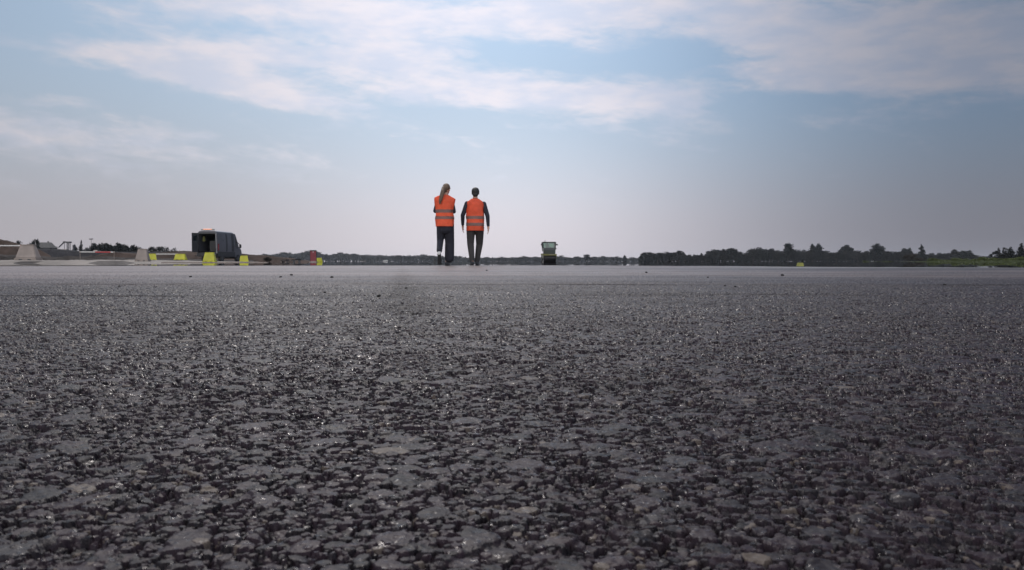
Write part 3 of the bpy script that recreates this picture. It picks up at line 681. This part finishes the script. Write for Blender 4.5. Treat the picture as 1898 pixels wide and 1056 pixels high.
# ------------------------------------------------------------------ van
def van():
    d = 76; px = 383
    los = math.atan((px-949)/F)                      # line of sight, clockwise from +Y
    head = los + R(27)
    t = thing('delivery_van', 'dark silver high-roof van with open rear doors and an orange roof beacon', 'van', (X(385, d), d, .004), -head)
    t.scale = (1, 1, 1.05); Wd = 1.94                       # origin: middle of the rear bumper on the ground, +Y forward
    MS = mat('silver grey van paint', (.10, .10, .118), .32, metal=.30, var=.06, scale=1.2); MD = mat('dark van cladding', (.025, .025, .03), .5)
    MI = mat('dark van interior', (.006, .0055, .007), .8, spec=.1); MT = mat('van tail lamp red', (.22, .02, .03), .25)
    w = Wd/2
    def cs(z):                                        # half width by height: sides lean in
        return w*(1-.10*max(0, (z-1.2)/1.6)**1.6)
    def shell(y0, y1, z0, z1, s, th=.05, n=8):
        bm = bmesh.new(); rows = []
        for i in range(n+1):
            z = z0+(z1-z0)*i/n; x = cs(z)*s
            rows.append([bm.verts.new((x, y0, z)), bm.verts.new((x, y1, z)), bm.verts.new((x-s*th, y1, z)), bm.verts.new((x-s*th, y0, z))])
        for a, b_ in zip(rows, rows[1:]):
            for k_ in range(4): bm.faces.new((a[k_], a[(k_+1) % 4], b_[(k_+1) % 4], b_[k_]))
        bm.faces.new(rows[0]); bm.faces.new(rows[-1][::-1]); bmesh.ops.recalc_face_normals(bm, faces=bm.faces); return bm
    body = obj('body', shell(.0, 3.75, .95, 2.66, 1), MS, t)
    obj('side_panel', shell(.0, 3.75, .95, 2.66, -1), MS, t)
    for y0, y1 in ((.62, 1.75), (2.1, 2.95)):          # pressed panels
        for s in (1, -1): 
            b_ = shell(y0, y1, 1.15, 2.45, s, .02); 
            for v_ in b_.verts: v_.co.x += s*.022
            obj('pressed_panel', b_, MS, body)
    for y0, y1 in ((1.82, 2.05), (3.02, 3.50)):
        b_ = shell(y0, y1, .98, 2.60, 1, .02)
        for v_ in b_.verts: v_.co.x += .012
        obj('dark_pillar', b_, MD, body)
    # sill cladding
    bm = bmesh.new(); box(bm, (0, 1.9, .73), (Wd, 3.7, .46), bev=.03); obj('cladding', bm, MD, t)
    # roof
    bm = bmesh.new(); rx = cs(2.66)
    prof = [(-rx, 2.66), (-rx*.97, 2.74), (-rx*.8, 2.81), (0, 2.84), (rx*.8, 2.81), (rx*.97, 2.74), (rx, 2.66), (rx*.9, 2.63), (-rx*.9, 2.63)]
    a = [bm.verts.new((x, 0, z)) for x, z in prof]; b_ = [bm.verts.new((x, 3.5, z-.02)) for x, z in prof]; n = len(prof)
    for i in range(n): bm.faces.new((a[i], a[(i+1) % n], b_[(i+1) % n], b_[i]))
    bm.faces.new(a[::-1]); bm.faces.new(b_); bmesh.ops.recalc_face_normals(bm, faces=bm.faces); obj('roof', bm, MS, t)
    # cab: windscreen slope and hood
    prof = [(3.75, .45), (3.75, 2.60), (3.55, 2.80), (3.9, 2.60), (4.45, 1.85), (4.65, 1.42), (5.15, 1.18), (5.3, .95), (5.32, .45)]
    prof = [(3.752, .45), (3.752, 2.66), (3.95, 2.55), (4.5, 1.80), (4.7, 1.42), (5.15, 1.2), (5.3, .95), (5.32, .45)]
    bm = bmesh.new(); prism(bm, prof, -w*.93, w*.93); bmesh.ops.recalc_face_normals(bm, faces=bm.faces); cab = obj('cab', bm, MS, t)
    for s in (1, -1):
        bm = bmesh.new(); prism(bm, [(3.82, 1.45), (3.82, 2.35), (3.98, 2.35), (4.42, 1.62), (4.45, 1.45)], s*w*.935-.005, s*w*.935+.005); obj('cab_window', bm, M_GLASS, cab)
    bm = bmesh.new(); prism(bm, [(4.0, 2.49), (4.47, 1.86), (4.50, 1.88), (4.02, 2.53)], -w*.8, w*.8); obj('windscreen', bm, M_GLASS, cab)
    obj('front_bumper', B_((0, 5.25, .55), (Wd*.98, .35, .42), bev=.06), MD, t)
    # rear frame and the dark load space
    bm = bmesh.new()
    box(bm, (-(w-.075), -.0, 1.72), (.12, .12, 1.85), rot=Matrix.Rotation(R(1.7), 3, 'Y')); box(bm, (0, 0, 2.60), (Wd*.86, .12, .14)); obj('rear_frame', bm, MD, t)
    obj('corner_post', B_((w-.075, 0, 1.72), (.12, .12, 1.85), rot=Matrix.Rotation(-R(1.7), 3, 'Y')), mat('light grey van frame', (.15, .15, .165), .4), t)
    obj('load_floor', B_((0, 1.8, .93), (Wd*.9, 3.5, .08)), MI, t); obj('bulkhead', B_((0, 3.5, 1.8), (Wd*.84, .08, 1.7)), MI, t)
    obj('lining', B_((w-.16, 1.8, 1.75), (.04, 3.3, 1.6), rot=Matrix.Rotation(-R(3), 3, 'Y')), MI, t)
    obj('shelving', B_((.30, 1.0, 1.45), (.55, 1.2, .95), bev=.02), M_BLK, t)
    obj('headliner', B_((0, 1.8, 2.585), (Wd*.80, 3.3, .03)), MI, t)
    obj('hanging_vest', B_((-.52, .35, 2.10), (.30, .10, .46), bev=.04, top=.7), mat('hanging yellow vest', (.09, .09, .015), .7), t)
    obj('rear_bumper', B_((-.0, -.12, .72), (Wd*.98, .24, .18), bev=.03), MD, t)
    obj('tow_step', B_((-.55, -.35, .58), (.9, .3, .10), bev=.02), M_BLK, t)
    # doors: left one swung back square to the rear, right one folded against the side
    hg = Vector((-w+.03, -.02, 0)); bm = bmesh.new(); box(bm, (0, -.46, 1.76), (.06, .92, 1.72), bev=.02)
    dl = obj('rear_door', bm, M_DKG, t); dl.location = hg; dl.rotation_euler = (0, 0, R(-6))
    obj('door_window', B_((.0, -.48, 2.15), (.075, .6, .5)), M_GLASS, dl)
    obj('handle', B_((.045, -.82, 1.6), (.03, .05, .2)), M_BLK, dl)
    dr = obj('rear_door', B_((0, .46, 1.76), (.05, .90, 1.60), bev=.02), MS, t); dr.location = (w+.055, -.02, 0); dr.rotation_euler = (0, R(-1.6), R(-3))
    dr.location.x += .0; 
    for s in (1, -1): obj('tail_lamp', B_((s*(w+.02), .05, 1.35), (.07, .16, .62), bev=.02) if s < 0 else B_((w+.10, .06, 1.35), (.05, .22, .62), bev=.02), MT, t)
    # wheels
    for y in (1.05, 4.45):
        for s in (-1, 1):
            bm = bmesh.new(); tube(bm, (s*(w-.02), y, .36), (s*(w-.26), y, .36), .36, n=28); wh = obj('wheel', bm, M_BLK, t)
            bm = bmesh.new(); tube(bm, (s*(w-.01), y, .36), (s*(w-.03), y, .36), .21, n=20); obj('rim', bm, M_DKG, wh)
    obj('underbody', B_((0, 2.6, .48), (1.1, 4.2, .12)), MD, t)
    # mirror
    bm = bmesh.new(); tube(bm, (w*.93, 4.1, 1.95), (w+.30, 4.25, 1.62), .03); box(bm, (w+.30, 4.22, 1.5), (.20, .14, .38), bev=.04); tube(bm, (w*.93, 4.2, 1.35), (w+.28, 4.25, 1.4), .035); obj('wing_mirror', bm, M_BLK, t)
    # lettering strip on the side is too blurred to read: dark streaks only
    bm = bmesh.new()
    for z, l in ((2.02, .34), (1.93, .24)): box(bm, (cs(z)+.030, 1.2, z), (.006, l, .035))
    obj('side_marking', bm, MD, body)
    # beacon bar
    mo = mat('orange beacon', (.85, .36, .20), .3, var=.05)
    p_ = mo.node_tree.nodes['Principled BSDF']; p_.inputs['Emission Color'].default_value = (1, .55, .40, 1); p_.inputs['Emission Strength'].default_value = .7
    bb = obj('beacon_bar', B_((-.05, .22, 2.90), (1.25, .24, .05), bev=.015), MD, t)
    obj('beacon_lens', B_((-.05, .20, 2.955), (.86, .22, .07), bev=.03), mo, bb)
    for x in (-.60, .50): obj('lamp_end', B_((x, .20, 2.955), (.22, .22, .07), bev=.03), M_WHITE, bb)
van()

# ------------------------------------------------------------------ road roller
def roller():
    d = 117; t = thing('road_roller', 'green and yellow road roller with a glazed cab and a black drum', 'roller', (X(1018.5, d), d, .004), R(2.5))
    MY = mat('roller yellow', (.15, .14, .025), .45, var=.15); MG = mat('roller green', (.010, .018, .014), .45)
    MDm = mat('drum steel', (.012, .010, .013), .5, spec=.3)
    def wheel(y, nm):
        bm = bmesh.new(); tube(bm, (-.90, y, .56), (.90, y, .56), .56, n=40); o = obj(nm, bm, MDm, t)
        for s_ in (-1, 1):
            bm = bmesh.new(); tube(bm, (s_*.912, y, .56), (s_*.902, y, .56), .42, n=24); obj('drum_plate', bm, M_DKG, o)
    wheel(0, 'rear_drum'); wheel(3.3, 'front_drum')
    obj('hood', B_((0, -.05, 1.03), (2.02, 1.3, .24), bev=.05), MY, t)
    obj('hood_panel', B_((.25, -.72, 1.06), (.75, .03, .06), bev=.01), M_PALE, t)
    obj('engine_cover', B_((0, .30, 1.42), (1.72, 1.2, .56), bev=.08, top=.96), MG, t)
    for s_ in (-1, 1): obj('drum_yoke', B_((s_*.96, 0, .78), (.10, .45, .62), bev=.03), MY, t)
    obj('chassis', B_((0, 1.65, .85), (1.5, 1.9, .8), bev=.05), MG, t)
    obj('front_hood', B_((0, 3.3, 1.1), (1.96, 1.3, .24), bev=.04), MY, t)
    # cab
    y0, y1, z0, z1 = .45, 2.10, 1.55, 2.76
    for x in (-.92, .92):
        for y in (y0, y1):
            bm = bmesh.new(); tube(bm, (x*.90, y, z0), (x, y, z1), .085, n=8); obj('cab_post', bm, MG, t)
    mgl = bpy.data.materials.new('tinted cab glass'); mgl.use_nodes = True; n_ = mgl.node_tree; p_ = n_.nodes['Principled BSDF']
    gl = n_.nodes.new('ShaderNodeBsdfGlossy'); gl.inputs['Roughness'].default_value = .05; tr = n_.nodes.new('ShaderNodeBsdfTransparent'); tr.inputs[0].default_value = (.52, .64, .58, 1)
    mx = n_.nodes.new('ShaderNodeMixShader'); mx.inputs[0].default_value = .10; n_.links.new(tr.outputs[0], mx.inputs[1]); n_.links.new(gl.outputs[0], mx.inputs[2]); n_.links.new(mx.outputs[0], n_.nodes['Material Output'].inputs[0])
    obj('rear_window', B_((0, y0, (z0+z1)/2+.1), (1.60, .012, z1-z0-.25)), mgl, t); obj('front_window', B_((0, y1, (z0+z1)/2+.1), (1.60, .012, z1-z0-.25)), mgl, t)
    rf = obj('cab_roof', B_((0, (y0+y1)/2, z1+.07), (2.0, 2.0, .16), bev=.04), MG, t)
    bm = bmesh.new(); tube(bm, (-.62, y0, z1+.14), (-.62, y0, z1+.36), .06, .045, 10); obj('beacon', bm, M_DKG, rf)
    for s in (-1, 1):
        obj('work_lamp', B_((s*1.12, y0-.05, z1-.26), (.22, .12, .24), bev=.03), M_DKG, t)
        bm = bmesh.new(); tube(bm, (s*.82, y0, z1-.2), (s*1.0, y0-.05, z1-.2), .025); tube(bm, (s*.84, y0, 2.0), (s*.95, y0-.1, 1.95), .02); box(bm, (s*.97, y0-.1, 1.93), (.12, .05, .2), bev=.01); obj('lamp_bracket', bm, M_DKG, t)
    obj('rear_ledge', B_((0, y0, 1.86), (1.6, .10, .34), bev=.02), M_DKG, t)
    bm = bmesh.new(); box(bm, (-.25, 1.25, 2.0), (.5, .5, .14), bev=.05); box(bm, (-.25, .98, 2.32), (.48, .12, .6), bev=.05); box(bm, (-.25, .98, 2.68), (.26, .10, .16), bev=.04); obj('seat', bm, M_BLK, t)
    bm = bmesh.new(); box(bm, (.2, 1.75, 2.0), (.9, .3, .3), bev=.05); tube(bm, (-.2, 1.7, 2.1), (-.2, 1.5, 2.3), .03); obj('console', bm, M_BLK, t)
    # white ladder rail with gaps at the left side
    for a, b_ in ((.05, .20), (.62, .95), (1.45, 2.0)):
        bm = bmesh.new(); tube(bm, (-.99, -.45, a), (-.99, -.45, b_), .035); obj('white_rail', bm, M_WHITE, t)
    bm = bmesh.new(); tube(bm, (-.99, -.44, .02), (-.99, -.44, 1.5), .02); obj('rail_post', bm, M_DKG, t)
roller()

# ------------------------------------------------------------------ people
def remesh(parts, name, vox=.008, smooth_it=6):
    """parts: list of ('t', a, b, ra, rb) tapered limbs or ('e', c, (rx,ry,rz), euler) ellipsoids -> ONE continuous mesh"""
    bm = bmesh.new()
    for p_ in parts:
        if p_[0] == 't':
            _, a, b_, ra, rb = p_; tube(bm, a, b_, ra, rb, 16); ball(bm, a, ra, sub=2); ball(bm, b_, rb, sub=2)
        else:
            _, c, r_, *e = p_; rot = None
            if e: 
                from mathutils import Euler
                rot = Euler(e[0]).to_matrix()
            ball(bm, c, 1, r_, rot, 3)
    me_ = bpy.data.meshes.new(name+'_src'); bm.to_mesh(me_); bm.free(); o = bpy.data.objects.new(name+'_src', me_); COL.objects.link(o)
    r_ = o.modifiers.new('r', 'REMESH'); r_.mode = 'VOXEL'; r_.voxel_size = vox
    s = o.modifiers.new('s', 'SMOOTH'); s.iterations = smooth_it; s.factor = .5
    bpy.context.view_layer.update()
    dg = bpy.context.evaluated_depsgraph_get(); out = bpy.data.meshes.new_from_object(o.evaluated_get(dg)); out.name = name
    bpy.data.objects.remove(o); bpy.data.meshes.remove(me_); out.materials.clear(); return out
def hand(w, dirn, side, curl=.5):
    """palm + four unequal curled fingers + thumb; w = wrist, dirn = towards fingers"""
    w = Vector(w); dn = Vector(dirn).normalized(); fw = Vector((0, 1, 0)); fw = (fw-dn*fw.dot(dn)).normalized(); inn = dn.cross(fw)*(1 if side > 0 else -1)
    if inn.x*side > 0: inn = -inn
    P = [('t', w, w+dn*.03, .026, .027), ('e', w+dn*.06, (.018, .040, .045))]
    for k_, L_ in enumerate((.070, .078, .072, .058)):
        base_ = w+dn*.095+fw*(.030-.020*k_); m1 = base_+dn*L_*.45+inn*.010*curl; m2 = m1+dn*L_*.3+inn*L_*.35*curl; m3 = m2+dn*L_*.12+inn*L_*.28*curl
        P += [('t', w+dn*.06+fw*(.024-.016*k_), base_, .009, .0088), ('t', base_, m1, .0088, .008), ('t', m1, m2, .008, .0075), ('t', m2, m3, .0075, .0065)]
    tb = w+dn*.03+fw*.030; P += [('t', tb, tb+dn*.035+fw*.022+inn*.008, .012, .0105), ('t', tb+dn*.035+fw*.022+inn*.008, tb+dn*.066+fw*.018+inn*.02, .0105, .008)]
    return P
def head(c, yaw=0, tilt=0):
    c = Vector(c); q_ = Matrix.Rotation(yaw, 3, 'Z') @ Matrix.Rotation(tilt, 3, 'Y')
    f = lambda x, y, z: c + q_ @ Vector((x, y, z))
    return [('e', f(0, -.01, .02), (.076, .095, .10)), ('e', f(0, .035, -.045), (.055, .060, .065)), ('e', f(0, .075, -.10), (.024, .02, .018)),
            ('t', f(0, .095, .01), f(0, .112, -.028), .010, .014), ('t', f(-.05, .075, .03), f(.05, .075, .03), .016, .016),
            ('t', f(-.018, .088, -.065), f(.018, .088, -.065), .008, .008),
            ('e', f(-.080, -.005, -.01), (.010, .020, .032)), ('e', f(.080, -.005, -.01), (.010, .020, .032))], f
def loft(secs, n=44, fold=.011, seed=1, off=0.0, z0=None, z1=None, steps=1):
    """closed-ring loft; secs = (z, cx, cy, rx, ry); optional z window and outward offset"""
    zs = [s[0] for s in secs]
    rows = []
    if z0 is None: Zs = [a+(b_-a)*k_/6 for a, b_ in zip(zs, zs[1:]) for k_ in range(6)]+[zs[-1]]
    else: Zs = [z0+(z1-z0)*k_/4 for k_ in range(5)]
    bm = bmesh.new()
    for z in Zs:
        s = [np.interp(z, zs, [q_[k_] for q_ in secs]) for k_ in range(1, 5)]; row = []
        for i in range(n):
            a = i*2*math.pi/n; c_, s_ = math.cos(a), math.sin(a); e = .78
            x = math.copysign(abs(c_)**e, c_); y = math.copysign(abs(s_)**e, s_)
            fo = (mnoise.noise(Vector((c_*2.2+seed, s_*2.2, z*4)))*1.4+mnoise.noise(Vector((c_*5, s_*5+seed, z*9)))*.8)*fold
            row.append(bm.verts.new((s[0]+x*(s[2]+fo+off), s[1]+y*(s[3]+fo+off), z)))
        rows.append(row)
    for a, b_ in zip(rows, rows[1:]):
        for i in range(n): bm.faces.new((a[i], a[(i+1) % n], b_[(i+1) % n], b_[i]))
    return bm, rows
M_SKIN = mat('skin', (.52, .30, .22), .5, var=.05); M_EYE = mat('eye', (.05, .04, .035), .2)
M_NAVY = mat('near-black navy cloth', (.016, .016, .026), .85, var=.1, bump=.3, bscale=160)
M_SLV = mat('dark sleeve knit', (.020, .022, .034), .85, var=.1, bump=.3, bscale=200)
M_TRO = mat('grey brown trouser cloth', (.042, .037, .038), .85, var=.12, bump=.3, bscale=160)
M_SHOE = mat('dark shoe', (.02, .02, .026), .6, var=.1); M_HBR = mat('greying light brown hair', (.15, .095, .062), .6, var=.2, scale=30, bump=.5, bscale=90)
M_HBK = mat('black hair', (.018, .015, .015), .6, var=.2, scale=30, bump=.5, bscale=90)
def vest_mat(nm, c): return mat(nm, c, .6, var=.10, scale=5, bump=.25, bscale=40, trans=.30)
M_V1 = vest_mat('bright orange vest fabric', (1.0, .13, .045)); M_V2 = vest_mat('deep orange vest fabric', (.95, .12, .045))
M_BAND = mat('grey reflective tape', (.17, .085, .07), .5, var=.08)
def shoe(c, yaw=0, pitch=0, L_=.27, m=None, parent=None):
    bm = bmesh.new(); rot = Matrix.Rotation(-yaw, 3, 'Z') @ Matrix.Rotation(pitch, 3, 'X'); c = Vector(c)   # c = heel bottom; pitch<0: toe down
    secs = [(-.03, .030, .07), (0, .038, .085), (.06, .037, .085), (.11, .038, .065), (.17, .046, .048), (.22, .042, .038), (.25, .024, .025)]
    prev = None; n = 12
    for y, w_, h_ in secs:
        row = []
        for i in range(n):
            a = i*2*math.pi/n; x = math.cos(a)*w_; z = max(0, .5+.62*math.sin(a))*h_
            row.append(bm.verts.new(c + rot @ Vector((x, y*L_/.27, z))))
        if prev:
            for i in range(n): bm.faces.new((prev[i], prev[(i+1) % n], row[(i+1) % n], row[i]))
        else: bm.faces.new(row[::-1])
        prev = row
    bm.faces.new(prev); bmesh.ops.recalc_face_normals(bm, faces=bm.faces)
    sh = obj('shoe', bm, m or M_SHOE, parent, True)
    bm = bmesh.new()
    for y, l, w_ in ((.03, .12, .082), (.155, .15, .090)): box(bm, c + rot @ Vector((0, y, .006)), (w_, l, .018), rot=rot, bev=.004)
    obj('sole', bm, M_BLK, sh)
def eyes(f, root):
    for s in (-1, 1):
        bm = bmesh.new(); ball(bm, f(s*.031, .079, .0), .012); obj('eye', bm, M_EYE, root, True)

# --- short-haired walker (right)
d = 18.6; man = thing('person', 'walker with short black hair, orange vest and dark sleeves, arms hanging at the sides', 'person', (X(881, d), d, .001), 0, 'walkers seen from behind')
hp, f = head((.005, .02, 1.665))
sh_l, el_l, wr_l = (-.185, 0, 1.42), (-.285, -.03, 1.15), (-.290, .06, .915)
sh_r, el_r, wr_r = (.195, 0, 1.41), (.285, -.05, 1.13), (.300, -.02, .885)
hl, kl, al = (-.10, 0, .93), (-.110, .02, .50), (-.062, -.12, .10)
hr, kr, ar = (.10, 0, .93), (.092, .14, .50), (.030, .12, .09)
torso = [('e', (0, 0, 1.25), (.155, .10, .26)), ('e', (0, 0, .98), (.155, .105, .14)), ('t', (-.14, 0, 1.40), (.15, 0, 1.395), .06, .06), ('t', (0, 0, 1.40), (0, .01, 1.58), .062, .056)]
body = hp+torso+[('t', sh_l, el_l, .048, .038), ('t', el_l, wr_l, .038, .026), ('t', sh_r, el_r, .048, .038), ('t', el_r, wr_r, .038, .026),
    ('t', hl, kl, .078, .052), ('t', kl, al, .052, .036), ('t', hr, kr, .078, .052), ('t', kr, ar, .052, .036),
    ('t', al, (-.065, .0, .05), .033, .026), ('t', ar, (.035, .25, .05), .033, .026)]
body += hand(wr_l, (-.0, .10, -1), -1) + hand(wr_r, (.02, .06, -1), 1)
obj('body', remesh(body, 'body', .0065, 3), M_SKIN, man, True); eyes(f, man)
obj('jumper', remesh([('e', (0, 0, 1.22), (.165, .115, .26)), ('t', (-.15, 0, 1.405), (.155, 0, 1.40), .066, .066), ('t', (0, 0, 1.44), (0, .005, 1.525), .075, .062),
    ('t', sh_l, el_l, .062, .050), ('t', el_l, (-.290, .045, .945), .050, .037), ('t', sh_r, el_r, .062, .050), ('t', el_r, (.298, -.02, .915), .050, .037)], 'jumper', .010, 4), M_SLV, man, True)
obj('trousers', remesh([('e', (0, 0, .93), (.19, .135, .13)), ('t', (-.10, 0, .88), kl, .108, .080), ('t', kl, (-.068, -.10, .12), .080, .058), ('t', (.10, 0, .88), kr, .108, .080), ('t', kr, (.034, .12, .11), .080, .058)], 'trousers', .010, 4), M_TRO, man, True)
vs_ = [(.80, .0, 0, .205, .150), (.95, -.0, 0, .207, .150), (1.10, 0, 0, .203, .140), (1.30, 0, 0, .198, .135), (1.40, 0, 0, .205, .125), (1.455, 0, 0, .190, .105), (1.50, .0, 0, .125, .085), (1.535, 0, .0, .075, .072)]
bm, _ = loft(vs_, seed=3); ve = obj('vest', bm, M_V2, man, True)
for a, b_ in ((.905, .975), (1.062, 1.130)):
    bm, _ = loft(vs_, seed=3, off=.004, z0=a, z1=b_); obj('reflective_band', bm, M_BAND, ve, True)
obj('hair', remesh([('e', f(0, -.018, .035), (.090, .100, .096)), ('e', f(0, -.065, -.035), (.070, .046, .060)), ('t', f(-.076, -.01, .03), f(-.074, -.015, -.03), .016, .010), ('t', f(.076, -.01, .03), f(.074, -.015, -.03), .016, .010), ('t', f(-.035, .06, .085), f(.04, .065, .08), .026, .022)], 'hair', .007, 3), M_HBK, man, True)
shoe((-.064, -.17, .012), R(-4), 0, parent=man); shoe((.034, .06, .004), R(4), 0, parent=man)

# --- long-haired walker (left)
d = 18.3; wom = thing('person', 'walker with a long light brown ponytail, orange vest and wide dark trousers, arms folded', 'person', (X(825, d), d, .001), 0, 'walkers seen from behind')
hp, f = head((.035, .02, 1.722), yaw=R(-20), tilt=R(6))
sh_l, el_l, wr_l = (-.15, 0, 1.46), (-.222, .04, 1.235), (.02, .20, 1.25)
sh_r, el_r, wr_r = (.145, 0, 1.445), (.198, .05, 1.225), (-.05, .18, 1.20)
hl, kl, al = (-.09, 0, .97), (-.115, .06, .53), (-.108, -.24, .27)
hr, kr, ar = (.09, 0, .97), (.085, .10, .52), (.030, .10, .09)
torso = [('e', (0, 0, 1.30), (.14, .09, .25)), ('e', (0, 0, 1.02), (.16, .105, .14)), ('t', (-.13, 0, 1.455), (.13, 0, 1.45), .05, .05), ('t', (0.01, 0, 1.46), (.025, .01, 1.65), .052, .048)]
body = hp+torso+[('t', sh_l, el_l, .042, .034), ('t', el_l, wr_l, .034, .023), ('t', sh_r, el_r, .042, .034), ('t', el_r, wr_r, .034, .023),
    ('t', hl, kl, .078, .050), ('t', kl, al, .050, .034), ('t', hr, kr, .078, .050), ('t', kr, ar, .050, .034),
    ('t', al, (-.105, -.20, .13), .032, .024), ('t', ar, (.03, .22, .05), .032, .024)]
body += hand(wr_l, (1, .05, .0), -1) + hand(wr_r, (-1, .05, .1), 1)
obj('body', remesh(body, 'body', .0065, 3), M_SKIN, wom, True); eyes(f, wom)
obj('jumper', remesh([('e', (0, 0, 1.26), (.155, .11, .26)), ('t', (-.14, 0, 1.455), (.14, 0, 1.45), .060, .060), ('t', (0.01, 0, 1.48), (.018, .005, 1.565), .064, .056),
    ('t', sh_l, el_l, .060, .050), ('t', el_l, (-.03, .195, 1.25), .050, .035), ('t', sh_r, el_r, .060, .050), ('t', el_r, (0, .18, 1.205), .050, .035)], 'jumper', .010, 4), M_SLV, wom, True)
obj('trousers', remesh([('e', (.0, 0, .97), (.195, .135, .13)), ('e', (.01, 0, .84), (.195, .13, .15)), ('t', (-.085, 0, .90), (-.112, .05, .56), .108, .078), ('t', (-.112, .05, .56), (-.110, -.20, .335), .076, .064),
    ('t', (.095, 0, .90), (.098, .09, .52), .112, .106), ('t', (.098, .09, .52), (.092, .09, .165), .106, .108)], 'trousers', .010, 5), M_NAVY, wom, True)
vs_ = [(.885, .0, 0, .205, .150), (1.05, -.005, 0, .203, .145), (1.20, -.015, 0, .192, .135), (1.30, -.01, 0, .208, .130), (1.36, -.005, 0, .226, .130), (1.46, .0, 0, .236, .120), (1.515, .0, 0, .236, .100), (1.545, .003, 0, .190, .085), (1.575, .006, 0, .120, .078), (1.598, .01, 0, .075, .070)]
bm, _ = loft(vs_, seed=9, fold=.012)
for v_ in bm.verts:                                    # one shoulder rides higher than the other
    if v_.co.z > 1.3: v_.co.z -= v_.co.x*.085*(v_.co.z-1.3)/.25
ve = obj('vest', bm, M_V1, wom, True)
for a, b_ in ((1.045, 1.110), (1.190, 1.262)):
    bm, _ = loft(vs_, seed=9, fold=.012, off=.004, z0=a, z1=b_); obj('reflective_band', bm, M_BAND, ve, True)
h0 = f(0, -.02, .04)
obj('hair', remesh([('e', h0, (.088, .102, .096)), ('e', f(-.01, -.07, -.01), (.066, .05, .07)), ('t', f(-.030, -.10, .02), (-.035, -.13, 1.66), .042, .050), ('t', (-.035, -.13, 1.66), (-.065, -.155, 1.55), .050, .047), ('t', (-.065, -.155, 1.55), (-.090, -.165, 1.45), .046, .034), ('t', (-.090, -.165, 1.45), (-.098, -.165, 1.385), .034, .016)], 'hair', .007, 3), M_HBR, wom, True)
shoe((-.108, -.275, .235), R(2), R(-68), L_=.25, parent=wom); shoe((.030, .05, .002), R(3), 0, L_=.25, parent=wom)
bm = bmesh.new(); tube(bm, (-.109, -.235, .305), (-.108, -.262, .235), .040, .038, 14); obj('sock', bm, M_WHITE, wom, True)

# ------------------------------------------------------------------ loose stones on the runway
M_STONE = mat('dark loose stone', (.020, .018, .019), .8, var=.3, scale=60, bump=.5, bscale=200)
st = [(1450.5, 510.5, 7, 'largest loose stone, on the right half of the runway'), (1198, 505.5, 6, 'loose stone far out below the dark block of trees'),
      (1312, 514, 4, 'small loose stone below the umbrella-shaped tree'), (540, 510, 6, 'loose stone below the low trailer'), (615, 514.5, 8, 'dark loose stone below the red panel, right of the others'),
      (520, 513.5, 5, 'small loose stone below the olive bush'), (753, 534.5, 6, 'loose stone nearer the camera, left of the walkers'), (602, 542.5, 6, 'loose stone on the seam line below the red panel'),
      (702, 549.5, 9, 'flat loose stone on the seam line left of the walkers'), (117, 553, 6, 'loose stone near the left picture edge'), (353, 513, 5, 'tiny loose stone below the yellow barrier left of the van'),
      (221, 531, 6, 'loose stone below the rear pale barrier'), (1363, 531.5, 5, 'small loose stone right of the middle of the runway'), (1344, 530, 5, 'small loose stone touching its twin right of the middle'),
      (1751, 528, 6, 'loose stone near the right picture edge'), (902, 501.5, 4, 'tiny loose stone just in front of the short-haired walker'), (1075, 571, 6, 'loose stone on the nearer asphalt below the roller')]
for i, (px, py, w, lb) in enumerate(st):
    d = HC*F/(py-HY); s = w/F*d; rr = random.Random(i+50); bm = bmesh.new()
    bmesh.ops.create_icosphere(bm, subdivisions=2, radius=.5)
    for v_ in bm.verts:
        k_ = 1+.45*mnoise.noise(v_.co*2.3+Vector((i*3.1, 0, 0)))+.2*mnoise.noise(v_.co*6+Vector((i, 5, 0))); v_.co = Vector((v_.co.x*k_*s, v_.co.y*k_*s*.8, v_.co.z*k_*s*.55))
    o = obj('loose_stone', bm, M_STONE, loc=(X(px, d), d, s*.16)); o.rotation_euler = (0, 0, i*1.3)
    tag(o, lb, 'stone', 'loose stones on the runway')

# ------------------------------------------------------------------ haze
bm = bmesh.new(); box(bm, (0, 1360, 10.0), (4700, 3400, 24))
hz = obj('haze', bm, bpy.data.materials.new('haze')); tag(hz, kind='stuff'); m = hz.data.materials[0]; m.use_nodes = True; nt = m.node_tree
nt.nodes.remove(nt.nodes['Principled BSDF']); pv = nt.nodes.new('ShaderNodeVolumePrincipled'); pv.inputs['Density'].default_value = .000065
pv.inputs['Color'].default_value = (.85, .90, 1, 1); nt.links.new(pv.outputs[0], nt.nodes['Material Output'].inputs['Volume'])
